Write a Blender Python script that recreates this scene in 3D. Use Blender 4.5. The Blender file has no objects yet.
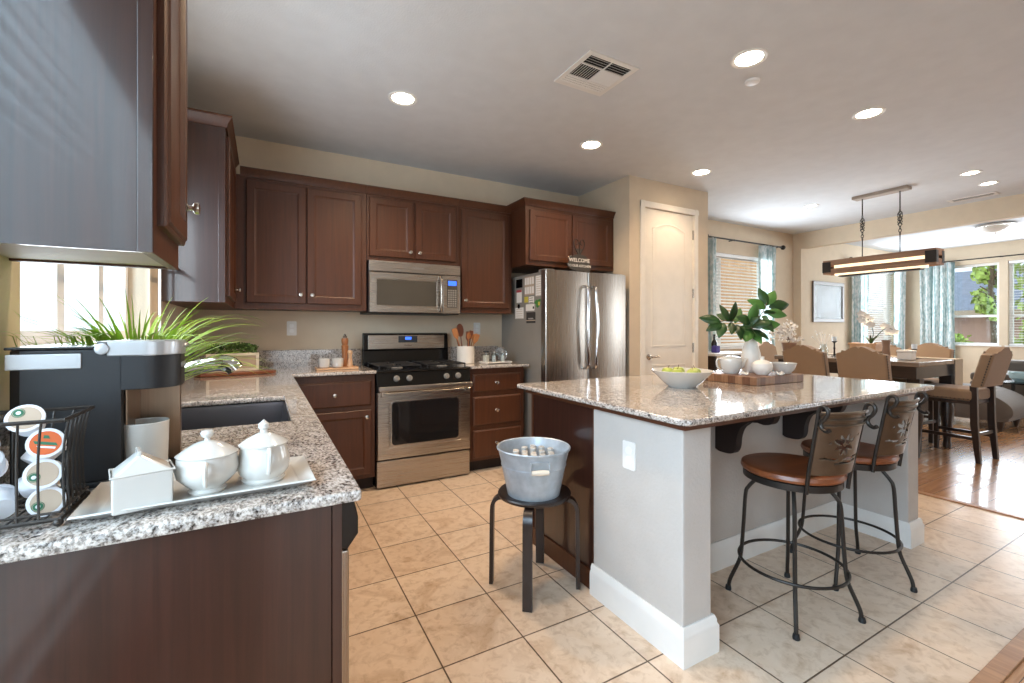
import bpy, bmesh, math, random
from mathutils import Vector, Matrix
PI = math.pi
C = bpy.context.scene.collection
SC = bpy.context.scene
random.seed(7)

# ---------------------------------------------------------------- camera
cam_data = bpy.data.cameras.new('camera')
cam_data.sensor_width = 36.0
cam_data.lens = 448.0 / 1024.0 * 36.0
cam_data.shift_y = -12.5 / 1024.0
cam_data.clip_start = 0.02
cam_data.clip_end = 200
cam = bpy.data.objects.new('camera', cam_data)
cam.location = (0, 0, 1.22)
cam.rotation_euler = (PI / 2, 0, -math.radians(28.87))
C.objects.link(cam)
SC.camera = cam

# ---------------------------------------------------------------- world, exposure
w = bpy.data.worlds.new('sky')
SC.world = w
w.use_nodes = True
wn = w.node_tree.nodes
bg = wn['Background']
bg.inputs[0].default_value = (0.80, 0.90, 1.0, 1)
bg.inputs[1].default_value = 1.5
SC.view_settings.view_transform = 'Standard'
SC.view_settings.look = 'None'
SC.view_settings.gamma = 1.0
SC.view_settings.use_curve_mapping = False
SC.view_settings.exposure = 0.56
cy = SC.cycles
cy.use_denoising = True
cy.max_bounces = 10
cy.diffuse_bounces = 5
cy.glossy_bounces = 5
cy.transparent_max_bounces = 16
cy.caustics_reflective = False
cy.caustics_refractive = False
cy.sample_clamp_indirect = 6.0

def area_light(name, loc, rot, sx, sy, power, col):
    l = bpy.data.lights.new(name, 'AREA')
    l.shape = 'RECTANGLE'
    l.size, l.size_y = sx, sy
    l.energy = power
    l.color = col
    o = bpy.data.objects.new(name, l)
    o.location = loc
    o.rotation_euler = rot
    C.objects.link(o)
    return o
DAY = (0.82, 0.91, 1.0)
# lamps for the daylight of each window; the rear two are added, unseen
area_light('daylight_kitchen_window', (-0.50, 2.05, 1.62), (0, -PI / 2, 0), 0.9, 1.2, 13, DAY)
area_light('daylight_dining_window', (5.97, 3.98, 1.6), (-PI / 2, 0, 0), 1.2, 1.25, 38, DAY)
area_light('daylight_living_window', (9.97, 3.98, 1.65), (-PI / 2, 0, 0), 1.4, 1.4, 34, DAY)
area_light('daylight_living_side_windows', (10.95, 2.2, 1.65), (0, PI / 2, 0), 1.4, 2.0, 66, DAY)
area_light('daylight_nook_window', (-1.75, -0.45, 1.9), (0, -PI / 2, 0), 2.2, 2.9, 265, (0.62, 0.79, 1.0))
area_light('added_daylight_rear_door', (0.7, -2.95, 1.25), (PI / 2, 0, 0), 1.3, 2.0, 12, (0.84, 0.91, 1.0))  # unseen door added behind the camera for more daylight
area_light('added_daylight_living_rear', (9.9, -2.95, 1.5), (PI / 2, 0, 0), 1.7, 1.6, 62, DAY)  # unseen window added to brighten the living room

# ---------------------------------------------------------------- materials
def lin(c):
    if isinstance(c, str):
        c = [int(c[i:i + 2], 16) / 255 for i in (0, 2, 4)]
    return tuple((x / 12.92 if x <= 0.04045 else ((x + 0.055) / 1.055) ** 2.4) for x in c) + (1,)

class NT:
    def __init__(self, m):
        self.t = m.node_tree; self.n = self.t.nodes
        self.b = self.n['Principled BSDF']
        self.co = None
    def new(self, typ, **kw):
        x = self.n.new(typ)
        for k, v in kw.items():
            if k.startswith('i_'):
                x.inputs[k[2:].replace('_', ' ')].default_value = v
            else:
                setattr(x, k, v)
        return x
    def link(self, a, b): self.t.links.new(a, b)
    def coord(self, scale=(1, 1, 1), loc=(0, 0, 0), rot=(0, 0, 0), kind='Object'):
        if self.co is None: self.co = self.new('ShaderNodeTexCoord')
        mp = self.new('ShaderNodeMapping')
        mp.inputs['Scale'].default_value = scale
        mp.inputs['Location'].default_value = loc
        mp.inputs['Rotation'].default_value = rot
        self.link(self.co.outputs[kind], mp.inputs[0])
        return mp.outputs[0]
    def noise(self, vec, scale, detail=3, rough=.5, dist=0):
        x = self.new('ShaderNodeTexNoise')
        x.inputs['Scale'].default_value = scale; x.inputs['Detail'].default_value = detail
        x.inputs['Roughness'].default_value = rough; x.inputs['Distortion'].default_value = dist
        if vec is not None: self.link(vec, x.inputs['Vector'])
        return x
    def ramp(self, fac, stops, interp='LINEAR'):
        r = self.new('ShaderNodeValToRGB'); r.color_ramp.interpolation = interp
        e = r.color_ramp.elements
        while len(e) < len(stops): e.new(0.5)
        for k, (p, c) in enumerate(stops):
            e[k].position = p
            e[k].color = lin(c) if (isinstance(c, str) or len(c) == 3) else c
        self.link(fac, r.inputs[0]); return r.outputs[0]
    def mix(self, a, b, fac, mode='MIX'):
        x = self.new('ShaderNodeMix', data_type='RGBA', blend_type=mode)
        for s, v in ((6, a), (7, b), (0, fac)):
            if hasattr(v, 'is_linked') or hasattr(v, 'links'): self.link(v, x.inputs[s])
            elif s == 0: x.inputs[0].default_value = v
            else: x.inputs[s].default_value = lin(v)
        return x.outputs[2]
    def bump(self, h, strength=.2, dist=.01):
        x = self.new('ShaderNodeBump'); x.inputs['Strength'].default_value = strength
        x.inputs['Distance'].default_value = dist
        self.link(h, x.inputs['Height']); self.link(x.outputs[0], self.b.inputs['Normal'])

def mat(name, col, rough=.5, metal=0.0, spec=.5, coat=0.0, emit=None, estr=0.0, var=0.0, vscale=8, bump=0.0, bscale=60, trans=0.0, sheen=0.0):
    m = bpy.data.materials.new(name); m.use_nodes = True
    n = NT(m); b = n.b
    b.inputs['Base Color'].default_value = lin(col)
    b.inputs['Roughness'].default_value = rough; b.inputs['Metallic'].default_value = metal
    b.inputs['Specular IOR Level'].default_value = spec
    b.inputs['Coat Weight'].default_value = coat
    b.inputs['Transmission Weight'].default_value = trans
    b.inputs['Sheen Weight'].default_value = sheen
    if emit:
        b.inputs['Emission Color'].default_value = lin(emit); b.inputs['Emission Strength'].default_value = estr
    # every material gets at least a faint procedural variation
    v = n.noise(n.coord(), vscale, 3)
    k = var if var else .03
    c = lin(col)
    lo = tuple(max(0, x * (1 - k)) for x in c[:3]) + (1,); hi = tuple(min(1, x * (1 + k)) for x in c[:3]) + (1,)
    n.link(n.ramp(v.outputs['Fac'], [(.3, lo), (.7, hi)]), b.inputs['Base Color'])
    if bump:
        h = n.noise(n.coord(), bscale, 3)
        n.bump(h.outputs['Fac'], bump, .004)
    return m

def wood(name, dark, light, rough=.4, axis=2, scale=1.0, coat=0.0, streak=14, bump=.05):
    m = bpy.data.materials.new(name); m.use_nodes = True
    n = NT(m)
    s = [streak, streak, streak]; s[axis] = .9
    v = n.noise(n.coord(tuple(x * scale for x in s)), 2.2, 6, .6, .8)
    v2 = n.noise(n.coord((1.5, 1.5, 1.5)), 1.5, 2)
    c = n.ramp(v.outputs['Fac'], [(.3, dark), (.7, light)])
    c = n.mix(c, dark, n.ramp(v2.outputs['Fac'], [(.35, (0, 0, 0)), (.8, (.35, .35, .35))]))
    n.link(c, n.b.inputs['Base Color'])
    n.b.inputs['Roughness'].default_value = rough
    n.b.inputs['Coat Weight'].default_value = coat
    n.b.inputs['Coat Roughness'].default_value = .15
    n.bump(v.outputs['Fac'], bump, .003)
    return m

def granite(name, tint=0.0):
    m = bpy.data.materials.new(name); m.use_nodes = True
    n = NT(m)
    co = n.coord((1, .62, 1), rot=(0, 0, .6))
    a = n.noise(co, 62, 5, .7, .4)
    b = n.noise(co, 170, 3, .6)
    p = n.noise(n.coord(), 3.2, 3)
    speck = n.ramp(a.outputs['Fac'], [(.38, '1f1c1c'), (.45, '7c746d'), (.51, 'b9ada2'), (.60, 'd9d2ca')])
    fine = n.ramp(b.outputs['Fac'], [(.40, '2a2423'), (.47, 'a2968d'), (.58, 'e4ded8')])
    c = n.mix(speck, fine, .5)
    patch = n.ramp(p.outputs['Fac'], [(.48, (0, 0, 0)), (.68, (.55, .55, .55))])
    c = n.mix(c, 'b59a7d', patch, 'MULTIPLY')
    n.link(c, n.b.inputs['Base Color'])
    n.b.inputs['Roughness'].default_value = .10
    n.b.inputs['Coat Weight'].default_value = .45
    n.b.inputs['Coat Roughness'].default_value = .03
    return m

def steel(name, col, rough=.28, axis=0):
    m = bpy.data.materials.new(name); m.use_nodes = True
    n = NT(m)
    s = [400, 400, 400]; s[axis] = 3
    v = n.noise(n.coord(tuple(s)), 1.0, 2)
    n.link(n.ramp(v.outputs['Fac'], [(.3, tuple(x * .95 for x in lin(col)[:3]) + (1,)), (.7, tuple(min(1, x * 1.05) for x in lin(col)[:3]) + (1,))]), n.b.inputs['Base Color'])
    r = n.new('ShaderNodeMapRange'); n.link(v.outputs['Fac'], r.inputs[0])
    r.inputs['To Min'].default_value = rough - .04; r.inputs['To Max'].default_value = rough + .06
    n.link(r.outputs[0], n.b.inputs['Roughness'])
    n.b.inputs['Metallic'].default_value = 1.0
    return m

def thin_glass(name, tint='ffffff', gloss=.08):
    m = bpy.data.materials.new(name); m.use_nodes = True
    t = m.node_tree; nn = t.nodes; out = nn['Material Output']; nn.remove(nn['Principled BSDF'])
    tr = nn.new('ShaderNodeBsdfTransparent'); tr.inputs[0].default_value = lin(tint)
    gl = nn.new('ShaderNodeBsdfGlossy'); gl.inputs['Roughness'].default_value = .02
    no = nn.new('ShaderNodeTexNoise'); no.inputs['Scale'].default_value = 2
    mr = nn.new('ShaderNodeMapRange'); mr.inputs['To Min'].default_value = gloss * .9; mr.inputs['To Max'].default_value = gloss * 1.1
    t.links.new(no.outputs['Fac'], mr.inputs[0])
    fr = nn.new('ShaderNodeMixShader'); t.links.new(mr.outputs[0], fr.inputs[0])
    t.links.new(tr.outputs[0], fr.inputs[1]); t.links.new(gl.outputs[0], fr.inputs[2])
    t.links.new(fr.outputs[0], out.inputs[0])
    return m

def tile_floor():
    m = bpy.data.materials.new('beige_ceramic_tile'); m.use_nodes = True
    n = NT(m); T = .33403
    br = n.new('ShaderNodeTexBrick', offset=0.0, squash=1.0)
    n.link(n.coord(loc=(-.5618, -.8657, 0)), br.inputs['Vector'])
    for k, v in (('Scale', 1), ('Mortar Size', .0032), ('Mortar Smooth', .15), ('Bias', 0), ('Brick Width', T), ('Row Height', T)):
        br.inputs[k].default_value = v
    br.inputs['Color1'].default_value = lin('e6d1bb'); br.inputs['Color2'].default_value = lin('ddc6af'); br.inputs['Mortar'].default_value = lin('6a5644')
    a = n.noise(n.coord(), 5, 5, .6, 1.2); b = n.noise(n.coord(), 22, 4, .65, .5)
    cl = n.ramp(a.outputs['Fac'], [(.32, 'd0bda5'), (.5, 'ffffff'), (.72, 'efe6da')])
    c = n.mix(br.outputs['Color'], cl, .55, 'MULTIPLY')
    c2 = n.ramp(b.outputs['Fac'], [(.35, 'cbb9a3'), (.5, 'ffffff')])
    c = n.mix(c, c2, .4, 'MULTIPLY')
    n.link(c, n.b.inputs['Base Color'])
    n.b.inputs['Roughness'].default_value = .3
    n.b.inputs['Specular IOR Level'].default_value = .45
    inv = n.new('ShaderNodeMath', operation='SUBTRACT'); inv.inputs[0].default_value = 1
    n.link(br.outputs['Fac'], inv.inputs[1])
    n.bump(inv.outputs[0], .5, .003)
    return m

def plank_floor():
    m = bpy.data.materials.new('hardwood_planks'); m.use_nodes = True
    n = NT(m)
    br = n.new('ShaderNodeTexBrick', offset=0.37, squash=1.0)
    n.link(n.coord(), br.inputs['Vector'])
    for k, v in (('Scale', 1), ('Mortar Size', .0015), ('Mortar Smooth', .2), ('Bias', 0), ('Brick Width', 1.3), ('Row Height', .127)):
        br.inputs[k].default_value = v
    br.inputs['Color1'].default_value = lin('c79c74'); br.inputs['Color2'].default_value = lin('aa7d58'); br.inputs['Mortar'].default_value = lin('4a2f20')
    g = n.noise(n.coord((1.2, 16, 16)), 2.5, 6, .6, .8)
    c = n.mix(br.outputs['Color'], n.ramp(g.outputs['Fac'], [(.3, 'b89a80'), (.65, 'ffffff')]), .6, 'MULTIPLY')
    n.link(c, n.b.inputs['Base Color'])
    n.b.inputs['Roughness'].default_value = .22
    n.b.inputs['Coat Weight'].default_value = .3
    return m

def curtain_mat():
    m = bpy.data.materials.new('teal_print_curtain'); m.use_nodes = True
    n = NT(m)
    st = n.new('ShaderNodeTexNoise'); st.inputs['Scale'].default_value = 4.5; st.inputs['Detail'].default_value = 1
    n.link(n.coord((3.2, 3.2, .05)), st.inputs['Vector'])
    mo = n.noise(n.coord((1, 1, .5)), 26, 2)
    c = n.ramp(st.outputs['Fac'], [(.32, 'aec4c5'), (.37, 'cfdcdc'), (.40, 'f5f6f5'), (.62, 'f6f7f6'), (.68, 'c4d5d5')])
    c = n.mix(c, n.ramp(mo.outputs['Fac'], [(.42, 'c6dadb'), (.55, 'ffffff')]), .7, 'MULTIPLY')
    n.link(c, n.b.inputs['Base Color'])
    n.b.inputs['Roughness'].default_value = .9
    tl = n.new('ShaderNodeBsdfTranslucent'); n.link(c, tl.inputs[0])
    mx = n.new('ShaderNodeMixShader'); mx.inputs[0].default_value = .45
    n.link(n.b.outputs[0], mx.inputs[1]); n.link(tl.outputs[0], mx.inputs[2])
    n.link(mx.outputs[0], n.n['Material Output'].inputs[0])
    return m

M = {}
M['wall'] = mat('beige_wall_paint', 'd3c1a8', .85, bump=.25, bscale=140)
M['ceiling'] = mat('ceiling_paint', 'd4d7da', .9, bump=.3, bscale=120)
M['wing'] = mat('greige_stucco', 'beb8b2', .85, bump=.5, bscale=70)
M['white'] = mat('white_trim_paint', 'e6e4e0', .4)
M['door'] = mat('white_door_paint', 'ebe3d6', .45)
M['tile'] = tile_floor()
M['plank'] = plank_floor()
M['threshold'] = wood('threshold_wood', '8a5c3c', 'b98a60', .35, axis=1)
M['cab'] = wood('espresso_cabinet', '462512', '552f1a', .42, axis=2, coat=.0, streak=24)
M['cab_end'] = wood('espresso_veneer', '27130d', '3b1f17', .36, axis=2, coat=.9, streak=26)
M['cab_end'].node_tree.nodes['Principled BSDF'].inputs['Coat Roughness'].default_value = .09
M['cab_lit_under'] = mat('window_lit_underside', 'a8998c', .6)  # pale tone puts the window light on the underside into the colour
M['toe'] = mat('toe_kick', '21130f', .6)
M['granite'] = granite('speckled_granite')
M['steel'] = steel('brushed_stainless', 'b9b2aa', .27, 0)
M['steel_v'] = steel('brushed_stainless_upright', 'aaa197', .27, 2)
M['sinksteel'] = steel('sink_steel', '77767c', .3, 1)
M['canopy'] = wood('weathered_grey_wood', '94877b', 'b5a89b', .6, axis=1)
M['grip'] = mat('pale_grip_wood', 'e6dac8', .6)
M['glow'] = mat('opal_tube', 'fff1dc', .4, emit='ffe3ba', estr=.9)
M['picglass'] = thin_glass('picture_glass', 'ffffff', .012)
M['slate'] = mat('dark_slate_sign', '3b3733', .7)
M['chrome'] = mat('chrome', 'd8d8da', .08, 1)
M['nickel'] = mat('satin_nickel', 'c9c3bb', .25, 1)
M['grey_side'] = mat('grey_appliance_side', '86817a', .45)
M['black'] = mat('black_enamel', '0b0b0c', .18)
M['blackmatte'] = mat('black_plastic', '17181b', .45)
M['iron'] = mat('wrought_iron', '37322e', .42, .6, bump=.1)
M['bronze'] = mat('bronze_sheet', '74695c', .34, .85, var=.12, vscale=15)
M['ovenglass'] = mat('oven_glass', '1f1d1d', .06)
M['mwglass'] = mat('microwave_glass', '4a463f', .12)
M['display'] = mat('blue_display', '0b1430', .2, emit='3b6cff', estr=1.5)
M['lcd'] = mat('lcd_grey', '3d4046', .25)
M['ceramic'] = mat('white_ceramic', 'cbc8c2', .12, coat=.3)
M['ceramic_m'] = mat('matte_white_ceramic', 'e2dcd3', .5)
M['glass'] = thin_glass('window_glass', 'f7fbfb', .06)
M['jar'] = thin_glass('jar_glass', 'e8ecea', .16)
M['vinyl'] = mat('white_vinyl', 'f0f0ee', .4)
M['slat'] = mat('blind_slat', 'f1efea', .5)
M['curtain'] = curtain_mat()
M['seatwood'] = wood('saddle_seat_wood', '6d3a20', '955531', .34, axis=0, coat=.15, streak=8)
M['darkwood'] = wood('dark_table_wood', '241b17', '3a2c25', .3, axis=1, coat=.2)
M['stoolwood'] = wood('black_brown_wood', '1c1310', '2e1f1a', .35, axis=2, coat=.2)
M['linen'] = mat('tan_linen', '8f745a', .9, bump=.35, bscale=350, sheen=.2)
M['tableTop'] = wood('table_top_wood', '6b5a4d', '8d7b6c', .2, axis=1, coat=.4)
M['runner'] = mat('linen_runner', 'b9a890', .9, bump=.3, bscale=300)
M['greyfab'] = mat('grey_upholstery', '5f564e', .9, bump=.4, bscale=200, sheen=.2)
M['board'] = wood('butcher_block', '7a4f36', 'a87953', .35, axis=0, streak=6)
M['olive'] = wood('utensil_wood', '8a5230', 'b67c4c', .4, axis=2, streak=10)
M['darkutil'] = wood('dark_utensil_wood', '5a2f20', '7a4530', .4, axis=2, streak=10)
M['lightwood'] = wood('light_wood', 'b98c66', 'd6b08a', .4, axis=0, streak=8)
M['cream'] = mat('cream_painted_wood', 'e3d8c4', .6)
M['barn'] = wood('barn_wood', '7d5a45', 'ab8769', .6, axis=1, streak=10)
M['galv'] = mat('galvanized_tin', 'b3bcc4', .4, .35, var=.14, vscale=22)
M['leaf'] = mat('grass_leaf', 'a2c548', .5, var=.3, vscale=7)
M['leaf2'] = mat('magnolia_leaf', '2c4c22', .35, var=.45, vscale=9)
M['leafb'] = mat('magnolia_leaf_back', '4d7a34', .5, var=.3)
M['stem'] = mat('brown_stem', '6b513b', .7)
M['soil'] = mat('soil', '3a2c22', .9)
M['boxwood'] = mat('boxwood_leaf', '4f6b33', .6, var=.4, vscale=30)
M['apple'] = mat('green_apple', 'a9b455', .3, var=.2, vscale=20)
M['terra'] = mat('brown_pot', '8a6a54', .7)
M['petal'] = mat('white_petal', 'ece6de', .7)
M['bulb'] = mat('warm_bulb', 'fff3da', .4, emit='ffe2b0', estr=3)
M['can'] = mat('downlight_lens', 'ffffff', .4, emit='fff1d8', estr=14)
M['opal'] = mat('opal_glass', 'f2efe8', .3)
M['paper'] = mat('paper', 'e6e1da', .8)
M['ink'] = mat('dark_ink', '33302e', .8)
M['red'] = mat('red_print', 'b8434a', .7)
M['yellow'] = mat('yellow_print', 'c9b84c', .7)
M['green'] = mat('green_print', '3f7a35', .7)
M['orange'] = mat('orange_print', 'd2622c', .6)
M['tan'] = mat('tan_print', 'b9a48f', .6)
M['podgreen'] = mat('pod_green', '2f6b4c', .6)
M['podwhite'] = mat('pod_white', 'dfe0e4', .5)
M['silver'] = mat('silver_plastic', 'b9bbbe', .3, .6)
M['bronzepanel'] = steel('bronze_steel_panel', '8f7a68', .35, 2)
M['stone'] = mat('patio_concrete', 'cfc6b8', .9)
M['fence'] = wood('cedar_fence', 'd6a070', 'e9bd90', .7, axis=2, streak=8)
M['roof'] = mat('slate_roof', '7c8292', .8, var=.15)
M['stucco'] = mat('exterior_stucco', 'c4a094', .9)
M['tree'] = mat('tree_leaf', 'b4cc66', .6, var=.5, vscale=3)
M['trunk'] = mat('tree_bark', '6d5a48', .9)
M['print'] = mat('print_paper', 'bcc3c6', .95, spec=.1, var=.18, vscale=5)
M['purple'] = mat('purple_card', '4a3f8f', .6)
M['cork'] = mat('bottle_brown', '7a5a50', .3)
M['ice'] = mat('ice', 'dfe6ea', .2)
M['blue_glass'] = mat('pale_blue_glass', 'a9c3c8', .15)
M['rug'] = mat('rug', '9a8f82', .95)

# ---------------------------------------------------------------- mesh helpers
def spline(pts, k=6, closed=False):
    pts = [Vector(p) for p in pts]; n = len(pts); out = []
    rng = range(n) if closed else range(n - 1)
    for i in rng:
        if closed: a, b, c, d = pts[(i - 1) % n], pts[i], pts[(i + 1) % n], pts[(i + 2) % n]
        else: a, b, c, d = pts[max(i - 1, 0)], pts[i], pts[i + 1], pts[min(i + 2, n - 1)]
        for j in range(k):
            t = j / k
            out.append(.5 * ((2 * b) + (c - a) * t + (2 * a - 5 * b + 4 * c - d) * t * t + (3 * b - a - 3 * c + d) * t ** 3))
    if not closed: out.append(pts[-1])
    return out

class B:
    def __init__(self):
        self.bm = bmesh.new(); self.mi = 0
    def _done(self):
        for f in self.bm.faces:
            if not f.tag: f.tag = True; f.material_index = self.mi
        return self
    def box(self, x0, x1, y0, y1, z0, z1, bev=0.0, seg=2):
        bm = self.bm
        r = bmesh.ops.create_cube(bm, size=1)
        for v in r['verts']:
            v.co = Vector((x0 if v.co.x < 0 else x1, y0 if v.co.y < 0 else y1, z0 if v.co.z < 0 else z1))
        if bev:
            es = list({e for v in r['verts'] for e in v.link_edges})
            bmesh.ops.bevel(bm, geom=es, offset=bev, segments=seg, profile=.5, affect='EDGES', clamp_overlap=True)
        return self._done()
    def rings(self, u0, u1, v0, v1, rings, f, back=True):
        """nested rectangles: rings = [(inset, height)], first is the rim"""
        bm = self.bm; prev = None; first = None
        for ins, hgt in rings:
            q = [bm.verts.new(f(*p, hgt)) for p in ((u0 + ins, v0 + ins), (u1 - ins, v0 + ins), (u1 - ins, v1 - ins), (u0 + ins, v1 - ins))]
            if prev:
                for i in range(4): bm.faces.new((prev[i], prev[(i + 1) % 4], q[(i + 1) % 4], q[i]))
            else: first = q
            prev = q
        bm.faces.new(prev)
        if back: bm.faces.new(first[::-1])
        return self._done()
    def tube(self, pts, r, n=8, closed=False, cap=True):
        bm = self.bm; pts = [Vector(p) for p in pts]; m = len(pts)
        rr = r if isinstance(r, (list, tuple)) else [r] * m
        if len(rr) != m: rr = [rr[0] + (rr[-1] - rr[0]) * i / (m - 1) for i in range(m)] if len(rr) == 2 else [rr[min(int(i * len(rr) / m), len(rr) - 1)] for i in range(m)]
        def tang(i):
            a = pts[(i - 1) % m] if (closed or i) else pts[i]
            b = pts[(i + 1) % m] if (closed or i < m - 1) else pts[i]
            t = b - a
            return t.normalized() if t.length > 1e-9 else Vector((0, 0, 1))
        t0 = tang(0)
        nrm = t0.orthogonal().normalized(); loops = []
        for i in range(m):
            t = tang(i)
            nrm = nrm - t * nrm.dot(t)
            nrm = nrm.normalized() if nrm.length > 1e-6 else t.orthogonal().normalized()
            bi = t.cross(nrm)
            loops.append([bm.verts.new(pts[i] + (nrm * math.cos(2 * PI * k / n) + bi * math.sin(2 * PI * k / n)) * rr[i]) for k in range(n)])
        for i in range(m if closed else m - 1):
            a, b = loops[i], loops[(i + 1) % m]
            off = 0
            if closed and i == m - 1:
                off = min(range(n), key=lambda o: (a[0].co - b[o].co).length)
            for k in range(n):
                bm.faces.new((a[k], a[(k + 1) % n], b[(k + 1 + off) % n], b[(k + off) % n]))
        if cap and not closed:
            bm.faces.new(loops[0][::-1]); bm.faces.new(loops[-1])
        return self._done()
    def lathe(self, prof, c=(0, 0, 0), n=28, f=None, close=True):
        """prof: [(r, z)] bottom to top or around; closed at the axis when r = 0"""
        bm = self.bm; c = Vector(c); loops = []
        f = f or (lambda x, y, z: Vector((x, y, z)))
        for r, z in prof:
            if r < 1e-6: loops.append([bm.verts.new(c + f(0, 0, z))])
            else: loops.append([bm.verts.new(c + f(r * math.cos(2 * PI * k / n), r * math.sin(2 * PI * k / n), z)) for k in range(n)])
        for a, b in zip(loops, loops[1:]):
            for k in range(n):
                k2 = (k + 1) % n
                if len(a) == 1 and len(b) == 1: continue
                if len(a) == 1: bm.faces.new((a[0], b[k2], b[k]))
                elif len(b) == 1: bm.faces.new((a[k], a[k2], b[0]))
                else: bm.faces.new((a[k], a[k2], b[k2], b[k]))
        if close:
            if len(loops[0]) > 1: bm.faces.new(loops[0][::-1])
            if len(loops[-1]) > 1: bm.faces.new(loops[-1])
        return self._done()
    def prism(self, poly, f, w0, w1, bev=0.0, seg=2):
        bm = self.bm
        a = [bm.verts.new(f(u, v, w0)) for u, v in poly]; b = [bm.verts.new(f(u, v, w1)) for u, v in poly]
        n = len(poly); fs = [bm.faces.new(a[::-1]), bm.faces.new(b)]
        for i in range(n): fs.append(bm.faces.new((a[i], a[(i + 1) % n], b[(i + 1) % n], b[i])))
        if bev:
            es = [e for e in fs[0].edges] + [e for e in fs[1].edges]
            bmesh.ops.bevel(bm, geom=es, offset=bev, segments=seg, profile=.5, affect='EDGES', clamp_overlap=True)
        return self._done()
    def sphere(self, c, r, u=16, v=10):
        bm = self.bm
        if not isinstance(r, (tuple, list)): r = (r, r, r)
        q = bmesh.ops.create_uvsphere(bm, u_segments=u, v_segments=v, radius=1)
        for x in q['verts']: x.co = Vector((c[0] + x.co.x * r[0], c[1] + x.co.y * r[1], c[2] + x.co.z * r[2]))
        return self._done()
    def grid(self, nu, nv, f, skip=None, closed_u=False):
        bm = self.bm
        vs = [[bm.verts.new(f(i / nu, j / nv)) for j in range(nv + 1)] for i in range(nu if closed_u else nu + 1)]
        L = len(vs)
        for i in range(nu):
            for j in range(nv):
                if skip and skip((i + .5) / nu, (j + .5) / nv): continue
                bm.faces.new((vs[i][j], vs[(i + 1) % L][j], vs[(i + 1) % L][j + 1], vs[i][j + 1]))
        return self._done()
    def slab(self, xs, ys, inside, z0, z1, bev=.006):
        """plate cut out of a grid of cells, all outer edges eased"""
        bm = self.bm
        V = {}
        def v(i, j, z):
            if (i, j, z) not in V: V[i, j, z] = bm.verts.new((xs[i], ys[j], z))
            return V[i, j, z]
        ins = lambda i, j: 0 <= i < len(xs) - 1 and 0 <= j < len(ys) - 1 and inside(i, j)
        for i in range(len(xs) - 1):
            for j in range(len(ys) - 1):
                if not ins(i, j): continue
                bm.faces.new((v(i, j, z1), v(i + 1, j, z1), v(i + 1, j + 1, z1), v(i, j + 1, z1)))
                bm.faces.new((v(i, j, z0), v(i, j + 1, z0), v(i + 1, j + 1, z0), v(i + 1, j, z0)))
                for di, dj, p, q in ((-1, 0, (i, j + 1), (i, j)), (1, 0, (i + 1, j), (i + 1, j + 1)), (0, -1, (i, j), (i + 1, j)), (0, 1, (i + 1, j + 1), (i, j + 1))):
                    if not ins(i + di, j + dj):
                        bm.faces.new((v(*p, z0), v(*q, z0), v(*q, z1), v(*p, z1)))
        bm.normal_update()
        if bev:
            es = [e for e in bm.edges if len(e.link_faces) == 2 and e.link_faces[0].normal.angle(e.link_faces[1].normal) > 1]
            bmesh.ops.bevel(bm, geom=es, offset=bev, segments=2, profile=.5, affect='EDGES', clamp_overlap=True)
        return self._done()
    def xf(self, mtx):
        for v in self.bm.verts: v.co = mtx @ v.co
        return self
    def fn(self, f):
        for v in self.bm.verts: v.co = Vector(f(v.co))
        return self
    def add(self, other):
        me = bpy.data.meshes.new('tmp'); other.bm.to_mesh(me); self.bm.from_mesh(me); bpy.data.meshes.remove(me)
        return self._done()

XY = lambda u, v, w: Vector((u, v, w))
def faceY(y): return lambda u, v, w: Vector((u, y - w, v))       # a front that faces -Y
def faceX(x): return lambda u, v, w: Vector((x + w, u, v))       # a front that faces +X
def faceXn(x): return lambda u, v, w: Vector((x - w, u, v))      # a front that faces -X

def root_loc(o):
    p = Vector((0, 0, 0))
    while o is not None:
        p += Vector(o.location); o = o.parent
    return p

def obj(name, b, m, parent=None, at=None, angle=35, flat=False):
    """link ONE mesh; built in world coordinates, stored relative to its parent (or to AT)"""
    bm = b.bm
    bmesh.ops.remove_doubles(bm, verts=bm.verts, dist=1e-6)
    bmesh.ops.recalc_face_normals(bm, faces=bm.faces)
    off = root_loc(parent) if parent is not None else Vector(at or (0, 0, 0))
    for v in bm.verts: v.co -= off
    me = bpy.data.meshes.new(name); bm.to_mesh(me); bm.free()
    for x in (m if isinstance(m, (list, tuple)) else [m]): me.materials.append(M[x] if isinstance(x, str) else x)
    if not flat:
        for p in me.polygons: p.use_smooth = True
        me.set_sharp_from_angle(angle=math.radians(angle))
    o = bpy.data.objects.new(name, me)
    if parent is not None: o.parent = parent
    else: o.location = off
    C.objects.link(o)
    if not flat and angle < 50:
        wm = o.modifiers.new('weighted_normals', 'WEIGHTED_NORMAL'); wm.keep_sharp = True; wm.weight = 80
    return o

def tag(o, label, cat, group=None):
    o['label'] = label; o['category'] = cat
    if group: o['group'] = group
    return o

def thing(name, label, cat, loc=(0, 0, 0), rz=0, group=None):
    o = bpy.data.objects.new(name, None); o.empty_display_size = .05
    C.objects.link(o); o.location = loc; o.rotation_euler = (0, 0, rz)
    return tag(o, label, cat, group)

def struct(name, b, m, parent=None, **kw):
    o = obj(name, b, m, parent, **kw)
    if parent is None: o['kind'] = 'structure'
    return o

def dup(root, loc, rz=0, label=None, group=None):
    r = root.copy(); C.objects.link(r); r.location = loc; r.rotation_euler = (0, 0, rz)
    if label: r['label'] = label
    if group: r['group'] = group
    def rec(src, dst):
        for ch in list(src.children):
            c = ch.copy(); C.objects.link(c); c.parent = dst
            rec(ch, c)
    rec(root, r)
    return r

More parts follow.
